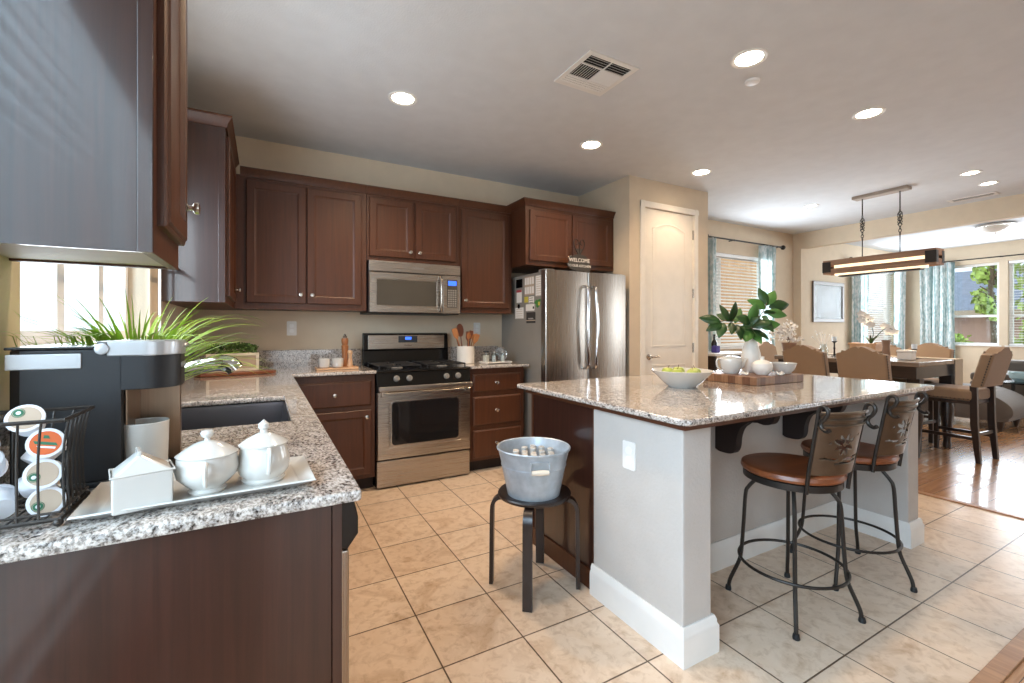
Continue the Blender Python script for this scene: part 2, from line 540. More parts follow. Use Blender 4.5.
def text(s, size, m, parent, mtx, depth=.001, name='lettering', spacing=1.0):
    cu = bpy.data.curves.new('t', 'FONT'); cu.body = s; cu.size = size; cu.extrude = depth
    cu.align_x = 'CENTER'; cu.align_y = 'CENTER'; cu.space_character = spacing; cu.resolution_u = 3
    o = bpy.data.objects.new('t', cu)
    me = bpy.data.meshes.new_from_object(o)
    bpy.data.objects.remove(o); bpy.data.curves.remove(cu)
    me.materials.clear(); me.materials.append(M[m])
    me.name = name
    me.transform(Matrix.Translation(-root_loc(parent)) @ mtx)
    t = bpy.data.objects.new(name, me); t.parent = parent; C.objects.link(t)
    return t
def mtx_faceY(x, y, z, tilt=0): return Matrix.Translation((x, y, z)) @ Matrix.Rotation(PI / 2 + tilt, 4, 'X')
def mtx_faceX(x, y, z): return Matrix.Translation((x, y, z)) @ Matrix.Rotation(PI / 2, 4, 'Z') @ Matrix.Rotation(PI / 2, 4, 'X')
def mtx_faceXn(x, y, z): return Matrix.Translation((x, y, z)) @ Matrix.Rotation(-PI / 2, 4, 'Z') @ Matrix.Rotation(PI / 2, 4, 'X')

# ---------------------------------------------------------------- room shell
CEIL = 2.71; YB = 4.05; XL = -.48; XR = 11.05; YR = -3.1
def wall_y(name, y0, y1, x0, x1, holes, m='wall', z1=None):
    """wall slab between y0 and y1 with rectangular openings (x0, x1, z0, z1)"""
    z1 = z1 or CEIL
    xs = sorted({x0, x1, *[h[0] for h in holes], *[h[1] for h in holes]}); zs = sorted({0, z1, *[h[2] for h in holes], *[h[3] for h in holes]})
    def inside(i, j):
        cx, cz = (xs[i] + xs[i + 1]) / 2, (zs[j] + zs[j + 1]) / 2
        return not any(h[0] < cx < h[1] and h[2] < cz < h[3] for h in holes)
    b = B(); b.slab(xs, zs, inside, y0, y1, 0)
    b.fn(lambda c: (c.x, c.z, c.y))
    return struct(name, b, m)
def wall_x(name, x0, x1, y0, y1, holes, m='wall'):
    ys = sorted({y0, y1, *[h[0] for h in holes], *[h[1] for h in holes]}); zs = sorted({0, CEIL, *[h[2] for h in holes], *[h[3] for h in holes]})
    def inside(i, j):
        cy_, cz = (ys[i] + ys[i + 1]) / 2, (zs[j] + zs[j + 1]) / 2
        return not any(h[0] < cy_ < h[1] and h[2] < cz < h[3] for h in holes)
    b = B(); b.slab(ys, zs, inside, x0, x1, 0)
    b.fn(lambda c: (c.z, c.x, c.y))
    return struct(name, b, m)

struct('floor', B().box(XL - .15, 4.27, .563, YB + .15, -.08, 0), 'tile')
pf = B().box(4.27, XR + .15, YR - .15, YB + .15, -.08, 0).box(XL - .15, 4.27, YR - .15, .563, -.08, 0)
struct('floor_hardwood', pf, 'plank')
struct('trim_1', B().box(4.245, 4.295, .563, YB, -.002, .008, .003), 'threshold')
struct('trim_2', B().box(XL, 4.295, .535, .59, -.002, .0085, .003), 'threshold')
struct('ceiling', B().box(XL - .15, XR + .15, YR - .15, YB + .15, CEIL, CEIL + .1), 'ceiling')
KW = (1.41, 2.70, 1.17, 2.15); NW = (-1.7, 1.0, .45, 2.25)
DW = (5.33, 6.62, .95, 2.28)
LW = (9.25, 10.70, .93, 2.33)
SW1 = (2.70, 3.68, .93, 2.38); SW2 = (1.60, 2.60, .93, 2.38); SW3 = (.3, 1.5, .93, 2.38)
wall_x('wall_left', XL - .15, XL, YR - .15, YB + .15, [KW, NW])
wall_y('wall_back', YB, YB + .15, XL, XR, [DW, LW])
wall_x('wall_right', XR, XR + .15, YR - .15, YB + .15, [SW1, SW2, SW3])
RD = (0.0, 1.4, 0.0, 2.2); RW = (9.0, 10.8, .6, 2.3)  # rear door and window openings, added out of view to let daylight in
wall_y('wall_rear', YR - .15, YR, XL, XR, [RD, RW])
# pantry closet that stands out from the back wall, with its door opening
PX0, PX1, PY = 3.09, 4.235, 3.25
DX0, DX1, DZ = 3.289, 4.007, 2.43
b = B(); xs = [PX0, DX0, DX1, PX1]; zs = [0, DZ, CEIL]
b.slab(xs, zs, lambda i, j: not (i == 1 and j == 0), PY, PY + .11, 0); b.fn(lambda c: (c.x, c.z, c.y))
b.box(PX0, PX0 + .11, PY + .11, YB, 0, CEIL).box(PX1 - .11, PX1, PY + .11, YB, 0, CEIL)
struct('wall_pantry', b, 'wall')
# wall end and dropped header that open into the living room
b = B().box(7.30, 7.42, 3.93, YB, 0, CEIL).box(7.30, 7.42, YR, 3.93, 2.47, CEIL)
struct('wall_header', b, 'wall')
# baseboards
def base_prof(w): return [(0, 0), (.016, 0), (.016, .095), (.011, .108), (.011, .118), (.004, .132), (0, .132)]
b = B().prism(base_prof(0), lambda u, v, w: Vector((w, YB - u, v)), PX1, 7.30)
struct('baseboard_back', b, 'white')
b = B().prism(base_prof(0), lambda u, v, w: Vector((XR - u, w, v)), YR, YB).prism(base_prof(0), lambda u, v, w: Vector((w, YB - u, v)), 7.42, XR - .02)
struct('baseboard_right', b, 'white')
b = B().prism(base_prof(0), lambda u, v, w: Vector((w, PY - u, v)), PX0, DX0 - .062).prism(base_prof(0), lambda u, v, w: Vector((w, PY - u, v)), DX1 + .062, PX1 + .016).prism(base_prof(0), lambda u, v, w: Vector((PX1 + u, w, v)), PY, YB - .02)
struct('baseboard_pantry', b, 'white')

# pantry door
def arch_rings(b, u0, u1, v0, v1, rise, rings, f, n=10):
    prev = None
    for ins, hgt in rings:
        a0, a1, c0, c1 = u0 + ins, u1 - ins, v0 + ins, v1 - ins
        q = [(a0, c0), (a1, c0)] + [(a1 + (a0 - a1) * i / n, c1 - rise + rise * math.sin(PI * i / n)) for i in range(n + 1)]
        q = [b.bm.verts.new(f(u, v, hgt)) for u, v in q]
        if prev:
            for i in range(len(q)): b.bm.faces.new((prev[i], prev[(i + 1) % len(q)], q[(i + 1) % len(q)], q[i]))
        prev = q
    b.bm.faces.new(prev); b._done()
f = faceY(PY + .035)
dr = B().box(DX0 + .003, DX1 - .003, PY + .012, PY + .047, .008, DZ - .003, .002)
door = struct('door_1', dr, 'door')
pb = B()
mold = [(0, .0), (.0, .026), (.012, .03), (.022, .024), (.05, .0245), (.075, .031)]
arch_rings(pb, DX0 + .115, DX1 - .115, 1.04, 2.30, .06, mold, f)
obj('raised_panel', pb, 'door', door)
pb = B(); pb.rings(DX0 + .115, DX1 - .115, .22, .86, mold, f, back=False)
obj('raised_panel', pb, 'door', door)
hb = B().lathe([(.0, 0), (.031, 0), (.031, .006), (.02, .01), (.011, .014), (.011, .045), (.0, .045)], (DX0 + .07, PY + .012, .94), 18, f=lambda x, y, z: Vector((x, -z, y)))
hb.tube(spline([(DX0 + .07, PY - .03, .94), (DX0 + .10, PY - .035, .942), (DX0 + .155, PY - .03, .945), (DX0 + .18, PY - .025, .94)], 4), [.011, .007], 8)
obj('door_handle', hb, 'nickel', door)
for z in (.25, 1.02, 1.60, 2.22):
    obj('hinge', B().box(DX1 - .012, DX1 + .012, PY + .004, PY + .016, z - .05, z + .05, .002).tube([(DX1, PY + .002, z - .05), (DX1, PY + .002, z + .05)], .006, 8), 'nickel', door)
cas = B()
cp = [(0, 0), (.06, 0), (.06, .009), (.045, .016), (.012, .018), (0, .012)]
for s, x in ((-1, DX0), (1, DX1)):
    cas.prism(cp, lambda u, v, w, s=s, x=x: Vector((x + s * (u), PY - v, w)), 0, DZ + .06)
cas.prism(cp, lambda u, v, w: Vector((w, PY - v, DZ + u)), DX0 - .06, DX1 + .06)
cas.box(DX0 - .001, DX0 + .0025, PY, PY + .11, 0, DZ).box(DX1 - .0025, DX1 + .001, PY, PY + .11, 0, DZ)
struct('trim_3', cas, 'door')

# ---------------------------------------------------------------- windows
def window(n, axis, plane, depth, a0, a1, z0, z1, bars=(), rail=None, sill=True, inner=1):
    """white vinyl window in an opening; axis 'x' = opening runs along x in a wall at y=plane, 'y' along y at x=plane; depth signed toward outside"""
    P = (lambda a, d, z: Vector((a, plane + d * depth, z))) if axis == 'x' else (lambda a, d, z: Vector((plane + d * depth, a, z)))
    def bx(b, a, bb, d0, d1, z, zz):
        p, q = P(a, d0, z), P(bb, d1, zz)
        b.box(min(p.x, q.x), max(p.x, q.x), min(p.y, q.y), max(p.y, q.y), z, zz, .003)
    root = B(); t = .045
    bx(root, a0, a0 + t, .08, .14, z0, z1); bx(root, a1 - t, a1, .08, .14, z0, z1)
    bx(root, a0 + t, a1 - t, .08, .14, z0, z0 + t); bx(root, a0 + t, a1 - t, .08, .14, z1 - t, z1)
    o = struct('window_%d' % n, root, 'vinyl', flat=True)
    for x in bars:
        m = B(); bx(m, x - .03, x + .03, .085, .13, z0 + t, z1 - t); obj('mullion', m, 'vinyl', o, flat=True)
    if rail:
        edges = [a0 + t] + [x for x in bars] + [a1 - t]
        m = B(); bx(m, a0 + t, a1 - t, .087, .125, rail - .02, rail + .02); obj('meeting_rail', m, 'vinyl', o, flat=True)
    g = B(); bx(g, a0 + t - .005, a1 - t + .005, .105, .109, z0 + t - .005, z1 - t + .005); obj('glass_pane', g, 'glass', o, flat=True)
    if sill:
        m = B(); bx(m, a0 - .03, a1 + .03, -.025, .08, z0 - .012, z0 + .008); obj('window_sill', m, 'white', o)
    return o
window(1, 'y', XL, -1, *KW, bars=(1.93, 2.33))
window(2, 'x', YB, 1, *DW, bars=(5.635,))
window(3, 'x', YB, 1, *LW, rail=1.62)
window(4, 'y', XR, 1, *SW1, rail=1.45)
window(5, 'y', XR, 1, *SW2, rail=1.45)
window(6, 'y', XR, 1, *SW3, rail=1.45)
window(7, 'x', YR, -1, *RD, bars=(.7,), sill=False)
window(8, 'x', YR, -1, *RW, bars=(9.9,))
window(9, 'y', XL, -1, *NW, bars=(-.54,))

def blind(label, axis, plane, a0, a1, z0, z1, tilt, pitch=.045, depth=.048, off=.035, bottom=None):
    P = (lambda a, d, z: Vector((a, plane + d, z))) if axis == 'x' else (lambda a, d, z: Vector((plane + d, a, z)))
    c = P((a0 + a1) / 2, off, z1)
    t = thing('window_blind', label, 'blind', c, 0)
    s = B(); z = z1 - .06; zb = bottom or z0 + .03
    dx, dz = math.cos(tilt) * depth / 2, math.sin(tilt) * depth / 2
    while z > zb + .02:
        th = .0015
        q = [P(a, off + k * dx, z + k * dz + e) for a in (a0, a1) for k in (-1, 1) for e in (-th, th)]
        vs = [s.bm.verts.new(x) for x in q]
        for f_ in ((0, 1, 3, 2), (4, 6, 7, 5), (0, 4, 5, 1), (2, 3, 7, 6), (1, 5, 7, 3), (0, 2, 6, 4)): s.bm.faces.new([vs[i] for i in f_])
        z -= pitch
    s._done(); obj('slats', s, 'slat', t, flat=True)
    p, q = P(a0, off - .03, z1 - .05), P(a1, off + .03, z1)
    obj('headrail', B().box(min(p.x, q.x), max(p.x, q.x), min(p.y, q.y), max(p.y, q.y), z1 - .05, z1 - .002, .004), 'vinyl', t)
    p, q = P(a0, off - .024, zb - .012), P(a1, off + .024, zb)
    obj('bottom_rail', B().box(min(p.x, q.x), max(p.x, q.x), min(p.y, q.y), max(p.y, q.y), zb - .012, zb + .006, .003), 'vinyl', t)
    cd = B()
    for a in (a0 + .15, a1 - .15): cd.tube([P(a, off - .028, z1 - .05), P(a, off - .028, zb)], .0015, 5)
    obj('ladder_cord', cd, 'vinyl', t)
    return t
blind('white slatted blind half open in the window behind the magnolia vase', 'x', YB, DW[0] + .012, DW[1] - .012, DW[2], DW[3], .42)
blind('white slatted blind in the living room window beside the framed picture', 'x', YB, LW[0] + .012, LW[1] - .012, LW[2], LW[3], -.55, pitch=.04)
blind('white slatted blind in the green leafy window at the right edge', 'y', XR, SW2[0] + .012, SW2[1] - .012, SW2[2], SW2[3], .1)
blind('white slatted blind on the added, unseen glass door behind the kitchen', 'x', YR, RD[0] + .03, RD[1] - .03, .05, RD[3], .5, pitch=.07, depth=.075, off=-.05)

blind('white slatted blind on the window just left of the camera', 'y', XL, NW[0] + .012, NW[1] - .012, NW[2], NW[3], -.6, pitch=.06, depth=.06, off=-.045)

# curtains and rods
def curtain(label, axis, plane, a0, a1, ztop, zbot, folds, amp=.035, seed=0):
    P = (lambda a, d, z: Vector((a, plane + d, z))) if axis == 'x' else (lambda a, d, z: Vector((plane + d, a, z)))
    rnd = random.Random(seed); ph = [rnd.uniform(-.5, .5) for _ in range(8)]
    def f_(u, v):
        z = ztop + (zbot - ztop) * v
        k = amp * (1 - .25 * v)
        d = k * math.sin(2 * PI * folds * u + ph[0] + .25 * math.sin(3 * v + ph[1])) + .3 * k * math.sin(2 * PI * folds * 2.3 * u + ph[2])
        return P(a0 + (a1 - a0) * (u + .02 * math.sin(5 * v + 9 * u)), d, z)
    b_ = B(); b_.grid(int(folds * 14), 16, f_)
    c = P((a0 + a1) / 2, 0, zbot)
    o = obj('curtain', b_, 'curtain', at=c, angle=180)
    sol = o.modifiers.new('thickness', 'SOLIDIFY'); sol.thickness = .003
    return tag(o, label, 'curtain')
def rod(label, pts, ends, r=.011, brackets=()):
    c = Vector(pts[0])
    t = thing('curtain_rod', label, 'curtain rod', c)
    obj('rod', B().tube(pts, r, 10), 'iron', t)
    for e in ends: obj('finial', B().sphere(e, (.035, .035, .035), 14, 9), 'iron', t)
    for p, q in brackets:
        obj('bracket', B().tube([p, q], .007, 8).sphere(p, .014, 10, 6), 'iron', t)
    return t
yc = YB - .085
curtain('narrow edge of teal and white curtain beside the pantry wall', 'x', yc, 5.17, 5.31, 2.44, .02, 2, seed=1)
curtain('teal and white printed curtain right of the magnolia leaves', 'x', yc, 6.33, 6.66, 2.44, .02, 4, seed=2)
rod('dark rod with ball finial above the window behind the magnolia vase', [(5.15, yc, 2.455), (6.86, yc, 2.455)], [(6.88, yc, 2.455), (5.13, yc, 2.455)], brackets=[((5.72, yc, 2.455), (5.72, YB, 2.455)), ((6.80, yc, 2.455), (6.80, YB, 2.455))])
curtain('teal and white curtain just right of the framed picture', 'x', yc, 8.98, 9.44, 2.42, .02, 4, seed=3)
curtain('narrow teal and white curtain beside the far living room corner', 'x', yc, 10.56, 10.93, 2.42, .02, 3, seed=4)
rod('dark rod above the window behind the orchid', [(8.92, yc, 2.435), (10.96, yc, 2.435)], [(8.9, yc, 2.435)], brackets=[((9.0, yc, 2.435), (9.0, YB, 2.435))])
xc = XR - .09
curtain('wide teal and white curtain at the right end of the hanging wooden lamp', 'y', xc, 3.24, 3.74, 2.44, .02, 5, amp=.04, seed=5)
rod('long dark rod above the sunny side windows', [(xc, .2, 2.455), (xc, 3.8, 2.455)], [(xc, 3.82, 2.455)], brackets=[((xc, 2.66, 2.455), (XR, 2.66, 2.455)), ((xc, .3, 2.455), (XR, .3, 2.455))])
rk = XL + .075
rod('dark rod with small knob end above the kitchen sink window', [(rk, 1.43, 1.535), (rk, 2.915, 1.535)], [], r=.009, brackets=[((rk, 1.5, 1.535), (XL, 1.5, 1.535)), ((rk, 2.76, 1.535), (XL, 2.76, 1.535))])
tag(obj('blind_wand', B().tube([(XL + .03, 2.745, 1.0), (XL + .03, 2.745, 2.1)], .006, 8), 'vinyl', at=(XL + .03, 2.745, 1.0)), 'thin white wand hanging beside the kitchen sink window', 'blind wand')

# ---------------------------------------------------------------- cabinets
DOOR = [(0, 0), (0, .015), (.004, .019), (.05, .019), (.054, .0165), (.062, .012), (.068, .0105)]
DRAW = [(0, 0), (0, .012), (.010, .019), (.013, .02)]
def add_knob(parent, p, d, r=.015):
    """round satin knob whose axis d points out of the front"""
    p = Vector(p); d = Vector(d)
    a = d.orthogonal().normalized(); c = d.cross(a)
    b = B().lathe([(0, 0), (.011, 0), (.011, .003), (.006, .006), (.006, .014), (r * .9, .018), (r, .023), (r * .93, .028), (.0, .031)], p, 14, f=lambda x, y, z: a * x + c * y + d * z)
    return obj('knob', b, 'nickel', parent)
def cab_door(parent, u0, u1, v0, v1, f, knob=None, d=(0, -1, 0), rings=DOOR, name='door'):
    b = B(); b.rings(u0, u1, v0, v1, rings, f)
    o = obj(name, b, 'cab', parent, angle=20)
    if knob: add_knob(o, f(knob[0], knob[1], .019), d)
    return o
def crown(parent, pts):
    """crown strip that follows an open path of points along the cabinet top; the profile steps outward (to the right of the path)"""
    prof = [(0, 0), (.008, 0), (.012, .02), (.028, .045), (.034, .05), (.034, .06), (0, .06)]
    b = B(); pts = [Vector(p) for p in pts]; n = len(pts); loops = []
    for i, p in enumerate(pts):
        d0 = (pts[i] - pts[i - 1]).normalized() if i else None
        d1 = (pts[i + 1] - pts[i]).normalized() if i < n - 1 else None
        n0 = Vector((d0.y, -d0.x, 0)) if d0 else None; n1 = Vector((d1.y, -d1.x, 0)) if d1 else None
        m = n1 if n0 is None else (n0 if n1 is None else (n0 + n1))
        if n0 is not None and n1 is not None: m = m / (1 + n0.dot(n1))
        loops.append([b.bm.verts.new(p + m * u + Vector((0, 0, v))) for u, v in prof])
    for a, c in zip(loops, loops[1:]):
        for k in range(len(prof)): b.bm.faces.new((a[k], a[(k + 1) % len(prof)], c[(k + 1) % len(prof)], c[k]))
    b.bm.faces.new(loops[0]); b.bm.faces.new(loops[-1][::-1]); b._done()
    return obj('crown_molding', b, 'cab', parent)

YF = 3.72   # upper box fronts on the back wall
def upper(label, x0, x1, z0, z1, doors, yf=YF, y1=YB - .004, cpath=None, under='cab'):
    t = thing('wall_cabinet', label, 'cabinet', ((x0 + x1) / 2, (yf + y1) / 2, z0), 0, 'dark wall cabinets')
    obj('body', B().box(x0, x1, yf, y1, z0, z1, .002), 'cab', t)
    for d in doors: cab_door(t, *d[:4], faceY(yf), d[4])
    if cpath: crown(t, cpath)
    return t
ZU0, ZU1 = 1.365, 2.32
upper('dark brown two-door wall cabinet left of the microwave', -.19, .714, ZU0, ZU1,
      [(-.118, .270, 1.41, 2.285, (.235, 1.475)), (.278, .672, 1.41, 2.285, (.313, 1.475))], cpath=[(-.155, YF, ZU1 - .01), (.714, YF, ZU1 - .01)])
upper('short dark brown two-door wall cabinet above the microwave', .716, 1.502, 1.775, ZU1,
      [(.735, 1.095, 1.81, 2.285, (1.065, 1.86)), (1.115, 1.475, 1.81, 2.285, (1.145, 1.86))], cpath=[(.716, YF, ZU1 - .01), (1.502, YF, ZU1 - .01)])
upper('dark brown single-door wall cabinet between microwave and refrigerator', 1.504, 2.045, ZU0, ZU1,
      [(1.53, 2.01, 1.41, 2.285, (1.565, 1.475))], cpath=[(1.504, YF, ZU1 - .01), (2.045, YF, ZU1 - .01)])
upper('deep dark brown two-door cabinet above the refrigerator', 2.052, 3.084, 1.80, 2.345,
      [(2.09, 2.55, 1.84, 2.30, (2.52, 1.90)), (2.565, 3.04, 1.84, 2.30, (2.60, 1.90))], yf=3.47, cpath=[(2.052, YB - .02, 2.335), (2.052, 3.47, 2.335), (3.084, 3.47, 2.335)])
# far left wall cabinet: its end panel faces the camera
t = thing('wall_cabinet', 'dark wall cabinet beyond the sink window, its blue-lit end facing the camera', 'cabinet', (-.33, 3.3, ZU0), 0, 'dark wall cabinets')
obj('body', B().box(XL + .002, -.192, 2.945, YB - .004, ZU0, ZU1 + .03, .002), 'cab', t)
eb = B().box(XL + .002, -.192, 2.93, 2.9448, ZU0 + .001, ZU1 + .03, .002).box(-.225, -.192, 2.926, 2.9305, ZU0 + .002, ZU1 + .02, .0015)
obj('end_panel', eb, 'cab_end', t)
cab_door(t, 2.975, 3.60, 1.405, 2.30, faceX(-.192), (3.55, 1.485), (1, 0, 0))
crown(t, [(XL + .01, 2.93, ZU1 + .01), (-.192, 2.93, ZU1 + .01), (-.192, 3.69, ZU1 + .01)])
# near left wall cabinet, very close to the camera
t = thing('wall_cabinet', 'dark wall cabinet at the upper left corner, hanging nearest the camera', 'cabinet', (-.33, 1.2, ZU0), 0, 'dark wall cabinets')
NY = 1.085
obj('body', B().box(XL + .002, -.188, NY + .006, 1.372, ZU0 + .045, 2.36), 'cab', t)
eb = B().box(XL + .002, -.2125, NY, NY + .006, ZU0 + .001, 2.36).box(-.2115, -.188, NY - .003, NY + .006, ZU0 + .001, 2.36, .001)
obj('end_panel', eb, 'cab_end', t)
rb = B().box(-.206, -.188, NY + .006, 1.372, ZU0 + .001, ZU0 + .045).box(XL + .002, -.206, 1.354, 1.372, ZU0 + .001, ZU0 + .045)
obj('light_rail', rb, 'cab', t)
obj('bottom_panel', B().box(XL + .004, -.207, NY + .007, 1.353, ZU0 + .006, ZU0 + .0445), 'cab_lit_under', t)
cab_door(t, 1.118, 1.362, 1.425, 2.32, faceX(-.188), (1.335, 1.515), (1, 0, 0), rings=[(0, 0), (0, .012), (.005, .016), (.010, .017), (.013, .021), (.05, .022), (.054, .019), (.06, .013), (.068, .0115)])
crown(t, [(XL + .01, NY, 2.35), (-.188, NY, 2.35), (-.188, 1.372, 2.35)])

# ---- base cabinets
ZC0, ZC1 = .886, .91
def toe(b, x0, x1, y0, y1): return b.box(x0, x1, y0, y1, .0, .10)
# run along the left wall: end panel, dishwasher, sink base
t = thing('base_cabinet', 'dark wood-grained cabinet end under the near end of the left counter', 'cabinet', (-.17, .95, 0))
obj('end_panel', B().box(XL + .003, .1125, .925, .944, 0, ZC0 - .002, .001).box(.1135, .131, .921, .944, 0, ZC0 - .002, .001), 'cab_end', t)
obj('nailer', B().box(XL + .003, .10, .9445, .965, .60, ZC0 - .002), 'cab', t)
t = thing('dishwasher', 'stainless dishwasher with black control panel under the near counter edge', 'dishwasher', (-.15, 1.26, 0))
obj('tub', B().box(XL + .05, .125, .968, 1.548, .10, ZC0 - .006, .003), 'blackmatte', t)
obj('door', B().box(.1255, .152, .97, 1.545, .115, .765, .004), 'steel_v', t)
cb = B().prism([(.1255, .768), (.150, .768), (.170, .795), (.170, .83), (.160, .876), (.1255, .876)], lambda u, v, w: Vector((u, w, v)), .97, 1.545, .003)
obj('control_panel', cb, 'black', t)
obj('kick_plate', B().box(.06, .075, .97, 1.545, .001, .10), 'black', t)
t = thing('base_cabinet', 'dark base cabinet holding the sink under the window', 'cabinet', (-.17, 2.1, 0))
bx_ = B().box(XL + .003, .13, 1.552, 1.57, .10, ZC0 - .002).box(XL + .003, .13, 2.84, 2.858, .10, ZC0 - .002).box(XL + .003, .13, 1.57, 2.84, .10, .118).box(.11, .13, 1.57, 2.84, .118, ZC0 - .002).box(XL + .003, XL + .015, 1.57, 2.84, .118, ZC0 - .002)
obj('body', bx_, 'cab', t)
obj('toe_kick', B().box(XL + .003, .06, 1.552, 2.858, 0, .0995), 'toe', t)
for y0, y1, k in ((1.58, 2.20, 2.16), (2.21, 2.83, 2.25)):
    cab_door(t, y0, y1, .13, .66, faceX(.13), (k, .60), (1, 0, 0)); cab_door(t, y0, y1, .675, .845, faceX(.13), None, (1, 0, 0), DRAW, 'drawer_front')
YBF = 3.475  # base box fronts on the back wall
t = thing('base_cabinet', 'dark base cabinet with one drawer over one door left of the range', 'cabinet', (.3, 3.76, 0))
obj('body', B().box(XL + .003, .7285, YBF, YB - .004, .10, ZC0 - .002, .002).box(XL + .003, .13, 2.862, YBF, .10, ZC0 - .002, .002), 'cab', t)
obj('toe_kick', B().box(XL + .01, .7285, YBF + .07, YB - .01, 0, .0995), 'toe', t)
cab_door(t, .165, .70, .648, .832, faceY(YBF), (.44, .74), rings=DRAW, name='drawer')
cab_door(t, .165, .70, .13, .615, faceY(YBF), (.665, .565))
t = thing('base_cabinet', 'dark base cabinet with three stacked drawers right of the range', 'cabinet', (1.76, 3.76, 0))
obj('body', B().box(1.5085, 2.035, YBF, YB - .004, .10, ZC0 - .002, .002), 'cab', t)
obj('toe_kick', B().box(1.5085, 2.035, YBF + .07, YB - .01, 0, .0995), 'toe', t)
for z0, z1 in ((.685, .835), (.40, .645), (.125, .36)):
    cab_door(t, 1.535, 2.0, z0, z1, faceY(YBF), (1.75, (z0 + z1) / 2), rings=DRAW, name='drawer')

# ---- worktops
SX0, SX1, SY0, SY1 = -.34, .078, 1.69, 2.33
XE, YN, YE = .165, .90, 3.42
ct = B(); xs = [XL + .002, SX0, SX1, XE, .7305]; ys = [YN, SY0, SY1, YE, YB - .002]
ct.slab(xs, ys, lambda i, j: (i < 3 or j == 3) and not (i == 1 and j == 1), ZC0, ZC1, .007)
wt = thing('countertop', 'speckled grey granite worktop of the left counter with the sink cut in', 'countertop', (0, 2, ZC0))
obj('slab', ct, 'granite', wt)
obj('backsplash', B().box(XL + .022, .7305, YB - .022, YB - .002, ZC1 - .003, 1.05, .003).box(XL + .002, XL + .022, 1.0, YB - .002, ZC1 - .003, 1.05, .003), 'granite', wt)
wt = thing('countertop', 'small granite worktop between range and refrigerator', 'countertop', (1.76, 3.75, ZC0))
obj('slab', B().box(1.5065, 2.062, YE, YB - .002, ZC0, ZC1, .007), 'granite', wt)
obj('backsplash', B().box(1.5065, 2.06, YB - .022, YB - .002, ZC1 - .003, 1.05, .003), 'granite', wt)
# sink
sk = thing('sink', 'undermount stainless steel sink set in the left counter', 'sink', (-.13, 2.0, .68))
sb = B(); SD = .19
def rect(x0, x1, y0, y1, z): return [(x0, y0, z), (x1, y0, z), (x1, y1, z), (x0, y1, z)]
lp = []
e = .012
for ins, z in ((-.02 , ZC0 - .002), (e * .1, ZC0 - .002), (e * .3, ZC0 - .02), (.018, ZC0 - SD + .02), (.03, ZC0 - SD + .004), (.05, ZC0 - SD)):
    lp.append([sb.bm.verts.new(p) for p in rect(SX0 + ins, SX1 - ins, SY0 + ins, SY1 - ins, z)])
for a, c in zip(lp, lp[1:]):
    for k in range(4): sb.bm.faces.new((a[k], a[(k + 1) % 4], c[(k + 1) % 4], c[k]))
sb.bm.faces.new(lp[-1]); sb._done()
o = obj('basin', sb, 'sinksteel', sk); s_ = o.modifiers.new('thickness', 'SOLIDIFY'); s_.thickness = .0015; s_.offset = -1
obj('drain', B().lathe([(0, .0), (.04, .0), (.045, .003), (.03, .004), (.0, .002)], (-.13, 2.0, ZC0 - SD + .0005), 20), 'chrome', sk)
# faucet
fc = thing('faucet', 'chrome pull-out kitchen faucet leaning over the sink', 'faucet', (-.405, 2.0, ZC1))
obj('base', B().lathe([(0, 0), (.03, 0), (.03, .008), (.022, .02), (.02, .06), (.0, .06)], (-.405, 2.0, ZC1 + .0006), 20), 'chrome', fc)
pth = spline([(-.405, 2.0, ZC1 + .05), (-.40, 2.0, ZC1 + .085), (-.36, 2.0, ZC1 + .12), (-.27, 2.0, ZC1 + .155), (-.17, 2.0, ZC1 + .18), (-.12, 2.0, ZC1 + .178), (-.098, 2.0, ZC1 + .155)], 5)
obj('spout', B().tube(pth, [.02] * 10 + [.02, .02, .021, .022, .023, .024, .025, .026, .027, .028, .029, .03, .031, .031, .031, .031, .031, .031, .030, .03, .03], 16), 'chrome', fc)
obj('lever', B().tube(spline([(-.405, 2.02, ZC1 + .055), (-.405, 2.05, ZC1 + .07), (-.40, 2.11, ZC1 + .09)], 4), [.009, .006], 10), 'chrome', fc)

# ---------------------------------------------------------------- range
RX0, RX1, RF = .735, 1.502, 3.46
rg = thing('range', 'stainless freestanding gas range with black cooktop', 'stove', ((RX0 + RX1) / 2, 3.75, 0))
obj('body', B().box(RX0, RX1, RF + .01, YB - .03, .012, .895, .004), 'black', rg)
obj('drawer', B().box(RX0 + .004, RX1 - .004, RF - .012, RF + .0095, .014, .215, .006), 'steel', rg)
dp = B(); dp.rings(RX0 + .004, RX1 - .004, .225, .735, [(0, 0), (0, .028), (.006, .034), (.085, .034), (.09, .03)], faceY(RF + .0095), True)
od = obj('oven_door', dp, 'steel', rg, angle=20)
def rrect(x0, x1, z0, z1, r, n=6):
    out = []
    for cx, cz, a in ((x1 - r, z1 - r, 0), (x0 + r, z1 - r, PI / 2), (x0 + r, z0 + r, PI), (x1 - r, z0 + r, 1.5 * PI)):
        out += [(cx + r * math.cos(a + PI / 2 * i / n), cz + r * math.sin(a + PI / 2 * i / n)) for i in range(n + 1)]
    return out
obj('trim_ring', B().prism(rrect(RX0 + .105, RX1 - .105, .325, .668, .03), faceY(RF - .0245), .0, .004, .001), 'nickel', od)
obj('window', B().prism(rrect(RX0 + .112, RX1 - .112, .332, .661, .026), faceY(RF - .0245), .0, .0055, .001), 'ovenglass', od)
hb = B().box(RX0 + .004, RX1 - .004, RF - .075, RF - .050, .748, .786, .008, 3).box(RX0 + .03, RX0 + .06, RF - .052, RF - .02, .705, .775, .004).box(RX1 - .06, RX1 - .03, RF - .052, RF - .02, .705, .775, .004)
obj('handle', hb, 'steel', od)
